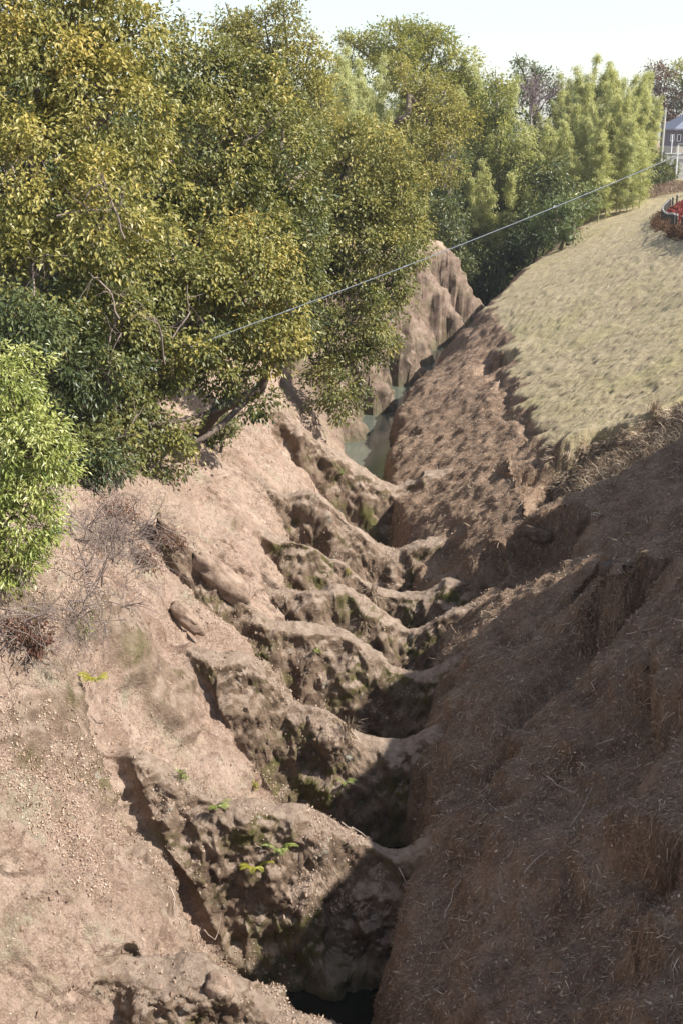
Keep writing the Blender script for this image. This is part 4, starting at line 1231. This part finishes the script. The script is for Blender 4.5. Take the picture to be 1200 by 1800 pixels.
# dead grass
def blades(acc, P, Q, D, L, W, bendz, tints):
    """two-quad bent blades lying along D"""
    n = len(P)
    D = unit(D); sd = unit(np.cross(D, Q))
    L = L[:, None]; W = W[:, None]
    m_ = P + D * L * .55 + Q * L * bendz[:, None]
    e_ = P + D * L + Q * L * bendz[:, None] * .55 + np.array((0, 0, -.04)) * L
    V = np.stack([P - sd * W, P + sd * W, m_ + sd * W * .8, m_ - sd * W * .8, e_ + sd * W * .2, e_ - sd * W * .2], 1).reshape(-1, 3)
    k = np.arange(n)[:, None] * 6
    F = np.concatenate([k + np.array([[0, 1, 2]]), k + np.array([[0, 2, 3]]), k + np.array([[3, 2, 4]]), k + np.array([[3, 4, 5]])])
    acc.add(V, F, np.repeat(tints, 6))

def straws(acc, P, Q, D, L, W, bendz, tints):
    """single tapering straws, 2 triangles each"""
    D = unit(D); sd = unit(np.cross(D, Q)); L = L[:, None]; W = W[:, None]
    e_ = P + D * L + Q * L * bendz[:, None]
    V = np.stack([P - sd * W, P + sd * W, e_ + sd * W * .4, e_ - sd * W * .4], 1).reshape(-1, 3)
    k = np.arange(len(P))[:, None] * 4
    acc.add(V, np.concatenate([k + np.array([[0, 1, 2]]), k + np.array([[0, 2, 3]])]), np.repeat(tints, 4))

STRAW = tint_mat('dead_grass', [(0, (.10, .065, .042)), (.4, (.22, .155, .105)), (.75, (.40, .31, .215)), (1, (.62, .52, .39))], .8, .25)
sa = Acc()
n = 215000
P, Q = tri_sample(in_view & (part == 2) & (ctr[:, 1] < 75), n, g, 1.15, -.3, lambda ce, nz: .8 + .5 * fbm(ce * .9 + 40, 3, .6).clip(-1, 1))
down = np.cross(np.cross(Q, np.array((0, 0, -1.))), Q)
D = unit(down) * .5 + g.normal(size=(n, 3)) * .55
D = D - Q * (D * Q).sum(1)[:, None] * .8
dist = np.linalg.norm(P, axis=1)
straws(sa, P + Q * .008, Q, D, .02 + .15 * g.random(n) ** 3 * (1 + 1.2 * (g.random(n) > .96)), .002 + .00016 * dist * g.uniform(.6, 1.4, n), g.uniform(.02, .16, n), np.clip(.42 + .26 * g.normal(size=n), 0, 1))
# tufts hanging over the scarps
P, Q = tri_sample(in_view & (part == 2) & (ctr[:, 1] > 20) & (ctr[:, 1] < 36), 700, g, 1.0, -.3, lambda ce, nz: sm(30.2, 31.5, ce[:, 1]) * (1 - sm(33.2, 34, ce[:, 1])) * sm(5.5, 6.5, ce[:, 0]) + .004)
n = 700 * 24
k = np.repeat(np.arange(700), 24)
D = np.array((-.45, -.55, -.15)) + g.normal(size=(n, 3)) * .4
blades(sa, P[k] + g.normal(size=(n, 3)) * .06, Q[k], D, g.uniform(.10, .32, n), np.full(n, .0065), g.uniform(.1, .5, n), np.clip(.68 + .2 * g.normal(size=n), 0, 1))
link('dead_grass', sa.mesh('dead_grass', STRAW), kind='stuff', label='matted dead grass over the right bank and its scarps')

TURF = tint_mat('lawn_grass', [(0, (.20, .17, .07)), (.3, (.36, .32, .13)), (.55, (.43, .345, .21)), (1, (.62, .51, .36))], .8, .25)
ga = Acc(); n = 64000
P, Q = tri_sample(in_view & (part == 1) & (ctr[:, 1] < 112), n, g, 1.25, -1)
green = sm(.0, .6, fbm(P * .35 + 60, 3, .6))
dist = np.linalg.norm(P, axis=1)
D = np.array((-.3, -.1, -.12)) + g.normal(size=(n, 3)) * np.array((.6, .6, .22))
straws(ga, P, Q, D, g.uniform(.015, .04, n) * (1 + dist * .004), .0025 + .00011 * dist * g.uniform(.6, 1.4, n), g.uniform(.02, .15, n), np.clip(.58 - .25 * green * g.random(n) + .15 * g.normal(size=n), 0, 1))
link('grass', ga.mesh('grass', TURF), kind='stuff', label='short pale dead grass of the sloping lawn')

# ------------------------------------------------------------------ single small things: boulders, ferns, sprigs, sticks
ROCKM, t_, b_s, o_ = mat_new('boulder_rock')
tc_ = N(t_, 'ShaderNodeTexCoord').outputs['Object']
f_ = noise(t_, tc_, 4, 6, .7)
t_.links.new(ramp(t_, f_, [(.32, (.15, .10, .07)), (.52, (.29, .205, .15)), (.7, (.38, .29, .225))]), b_s.inputs['Base Color'])
b_s.inputs['Roughness'].default_value = .95
bump(t_, b_s, noise(t_, tc_, 14, 6, .75), .9, .05)

CLOD = flat_mat('dark_clod', (.10, .068, .047), .95, .5, 9, .9)

def boulder(label, u, v, w_, h_, d_, rot, seed, sink=.25, mat=None):
    p = drop(u, v)
    root_m = Acc()
    nu, nv = 26, 16
    th = np.linspace(0, 2 * math.pi, nu, endpoint=False); ph = np.linspace(.02, math.pi - .02, nv)
    T, Ph = np.meshgrid(th, ph)
    D = np.stack([np.cos(T) * np.sin(Ph), np.sin(T) * np.sin(Ph), np.cos(Ph)], -1).reshape(-1, 3)
    rr = 1 + .16 * fbm(D * 1.5 + seed, 3, .6) + .12 * fbm(D * 4 + seed, 3, .6)
    V = np.sign(D) * np.abs(D) ** .8 * rr[:, None] * np.array((w_, d_, h_)) / 2
    V = V @ np.array(Matrix.Rotation(rot, 3, 'Y')).T
    ii = np.arange(nv * nu).reshape(nv, nu)
    F = np.stack([ii[:-1], np.roll(ii[:-1], -1, 1), np.roll(ii[1:], -1, 1), ii[1:]], -1).reshape(-1, 4)[:, ::-1]
    root_m.add(V, F)
    me = root_m.mesh('boulder', mat or ROCKM, True)
    n_ = np.array((0, 0, 1))
    link('boulder', me, None, None, label, 'rock', None, tuple(p + np.array((0, 0, h_ * (.5 - sink)))))
boulder('long brown boulder stuck to the bank above the broad dark ridge', 388, 1018, 1.35, .5, .42, .72, 1, .5)
boulder('brown clod on the bank just right of the long brown boulder', 470, 1020, .75, .36, .30, .8, 5, .5)
boulder('low tan lump of rock on the bank left of the long brown boulder', 330, 1085, .75, .3, .26, .85, 9, .55)
boulder('pinkish rounded lump on the crest of the bottom left ridge', 388, 1745, .36, .30, .3, .4, 13)
boulder('dark clod jutting from the shaded bank like a step', 1072, 1004, .42, .28, .4, -.1, 17, .4, CLOD)
boulder('dark grassy clod at the lip of the shaded scarp', 945, 935, .7, .34, .5, .2, 21, .6, CLOD)

def fern(label, u, v, size, nfr, mat, seed, cat='fern', droop=.9, group=None):
    p = drop(u, v)
    g2 = np.random.default_rng(seed)
    root = thing('fern', label, cat, p, group)
    for i in range(nfr):
        fa = Acc()
        az = -math.pi / 2 + g2.uniform(-2.2, 2.2)
        L = size * g2.uniform(.7, 1.15)
        d = np.array((math.cos(az), math.sin(az), 0))
        s_ = np.linspace(0, 1, 9)
        R = d * (s_ * L * .85)[:, None] + np.array((0, 0, 1.)) * ((s_ * 1.25 - droop * s_ ** 2) * L)[:, None]
        fa.tube(R, np.linspace(.005, .002, 9), 3, .4, cap=False)
        sd = np.array((-d[1], d[0], 0))
        k = np.linspace(.12, 1, 19)
        Q = np.array([[np.interp(x_, s_, R[:, j]) for j in range(3)] for x_ in k])
        ln = L * .17 * np.sin(np.clip(k * 2.6 + .3, 0, math.pi)) + .012
        for sg in (-1, 1):
            V, F = leaf_arrays(Q, sd * sg + d * .45 + g2.normal(size=(19, 3)) * .08 + np.array((0, 0, -.15)), np.array((0, 0, 1.)) + np.zeros((19, 3)), ln, ln * .20 + .003, .1)
            fa.add(V, F, np.repeat(np.clip(.55 + .15 * g2.normal(size=19), 0, 1), 4))
        link('frond', fa.mesh('frond', mat), root)
fern('bright yellow-green fern growing alone on the bare left bank', 168, 1198, .30, 11, LEAF_YELLOW, 1)
fern('yellow-green fern on the face of the large ridge, left of its pale patch', 448, 1528, .30, 9, LEAF_YELLOW, 2)
fern('upright green fern below the crest of the large ridge, rightmost there', 492, 1496, .30, 9, LEAF_BRIGHT, 3)
fern('green fern on top of the large ridge, at the left of its crest', 382, 1420, .26, 8, LEAF_BRIGHT, 4)
fern('small fern hanging by the dark pit under the second ridge', 605, 1378, .24, 7, LEAF_BRIGHT, 5)

def sprig(label, u, v, size, mat, seed, n=26, name='sprig', cat='plant'):
    p = drop(u, v); g2 = np.random.default_rng(seed)
    root = thing(name, label, cat, p)
    st = Acc(); lf = Acc()
    for i in range(5):
        e = unit(np.array((g2.normal() * .5, -.3 + g2.normal() * .4, .9))) * size * g2.uniform(.6, 1.1)
        st.tube([np.zeros(3), e * .5 + g2.normal(size=3) * .02, e], [.006, .004, .002], 3, .4, cap=False)
        Q = e[None] * g2.uniform(.3, 1, n)[:, None] + g2.normal(size=(n, 3)) * size * .12
        V, F = leaf_arrays(Q, g2.normal(size=(n, 3)) + e, np.array((0, 0, 1.)) + g2.normal(size=(n, 3)) * .5, g2.uniform(.03, .06, n), g2.uniform(.015, .03, n))
        lf.add(V, F, np.repeat(np.clip(.5 + .2 * g2.normal(size=n), 0, 1), 4))
    link('stem', st.mesh('stem', BARK, True), root); link('foliage', lf.mesh('foliage', mat), root)
sprig('small green seedling on the bare bank under the drooping twigs', 150, 1125, .42, LEAF_BRIGHT, 1, 18)
sprig('tiny green sprig near the left edge above the large ridge', 136, 1376, .10, LEAF_BRIGHT, 2, 12)
sprig('green sprig at the upper end of the large ridge crest', 320, 1368, .16, LEAF_BRIGHT, 3, 16)
sprig('yellowish sprig at the foot of the bare bank beside the dark pit', 452, 1386, .18, LEAF_YELLOW, 4, 14)
sprig('green sprig on the face of the broad dark ridge', 556, 1146, .16, LEAF_BRIGHT, 5, 16)
sprig('green sprig on the smooth purple-grey ridge by the water', 600, 836, .28, LEAF_BRIGHT, 6, 18)
sprig('pale green leaves on the ridge below the dry grass tuft', 612, 1012, .2, LEAF_YELLOW, 7, 14)
sprig('low green plant under the bent trunk on the left bank', 378, 770, .5, LEAF_BRIGHT, 8, 40)

def tuft(label, u, v, size, n, seed):
    p = drop(u, v); g2 = np.random.default_rng(seed)
    a_ = Acc()
    D = np.array((.05, -.45, .45)) + g2.normal(size=(n, 3)) * .5
    blades(a_, g2.normal(size=(n, 3)) * size * .12, np.tile(np.array((0, 0, 1.)), (n, 1)), D, g2.uniform(.5, 1.1, n) * size, np.full(n, .006), g2.uniform(.0, .4, n), np.clip(.6 + .2 * g2.normal(size=n), 0, 1))
    link('grass_tuft', a_.mesh('grass_tuft', STRAW), None, None, label, 'grass tuft', None, tuple(p))
tuft('dry grass tuft hanging from the low end of a narrow ridge', 655, 1045, .4, 120, 1)
tuft('dry grass tuft on the ridge above the lower dark pit', 640, 1100, .3, 80, 2)
tuft('pale grass stalks on the bank above the smooth ridge', 552, 860, .4, 16, 3)
tuft('dry grass on the crest of the second ridge, hanging over its face', 610, 1285, .35, 90, 4)
tuft('pale straw tuft on the lawn scarp at the right edge', 1150, 725, .5, 140, 5)

STICK = bark_mat('stick_bark', (.26, .20, .16), (.46, .38, .31))
for i, (ua, va_, ub, vb) in enumerate([(385, 1040, 480, 1010), (525, 1052, 545, 1054), (360, 1640, 390, 1610), (300, 1565, 320, 1640), (190, 1240, 215, 1262), (470, 1500, 440, 1480), (600, 1450, 655, 1480),
                                       (960, 1370, 1010, 1400), (780, 1620, 810, 1540), (1000, 1460, 1040, 1390), (920, 1540, 960, 1500), (850, 1700, 845, 1720), (700, 1530, 740, 1550), (1130, 1690, 1150, 1650), (1040, 1220, 1050, 1190), (1100, 1120, 1180, 1095)]):
    p, q_ = drop(ua, va_), drop(ub, vb)
    if np.linalg.norm(p - q_) > 2.5: continue
    g2 = np.random.default_rng(i)
    pts_ = np.array([p + (q_ - p) * s_ for s_ in np.linspace(0, 1, 6)])
    pts_[:, 2] = H(pts_[:, 0], pts_[:, 1]) + .05
    pts_[1:-1] += g2.normal(size=(4, 3)) * .02
    a_ = Acc(); a_.tube(pts_ - p, np.linspace(.010, .004, 6), 5)
    lab = 'thin pale stick lying on the bare left bank or its ridges' if ub < 700 else 'thin pale stick lying on the shaded right bank'
    link('stick', a_.mesh('stick', STICK, True), None, None, lab, 'stick', 'sticks on the left bank' if ub < 700 else 'sticks on the right bank', tuple(p))

# ------------------------------------------------------------------ the air
hz, t_, b_s, o_ = mat_new('haze_air')
t_.nodes.remove(b_s)
pv = N(t_, 'ShaderNodeVolumePrincipled')
pv.inputs['Color'].default_value = (.93, .96, 1, 1)
pv.inputs['Density'].default_value = HAZE
pv.inputs['Anisotropy'].default_value = .2
t_.links.new(pv.outputs[0], o_.inputs['Volume'])
ha = Acc(); ha.box((0, 440, .5), (2400, 1020, 34))
link('haze', ha.mesh('haze', hz), kind='stuff', label='thin pale haze over the far wood')
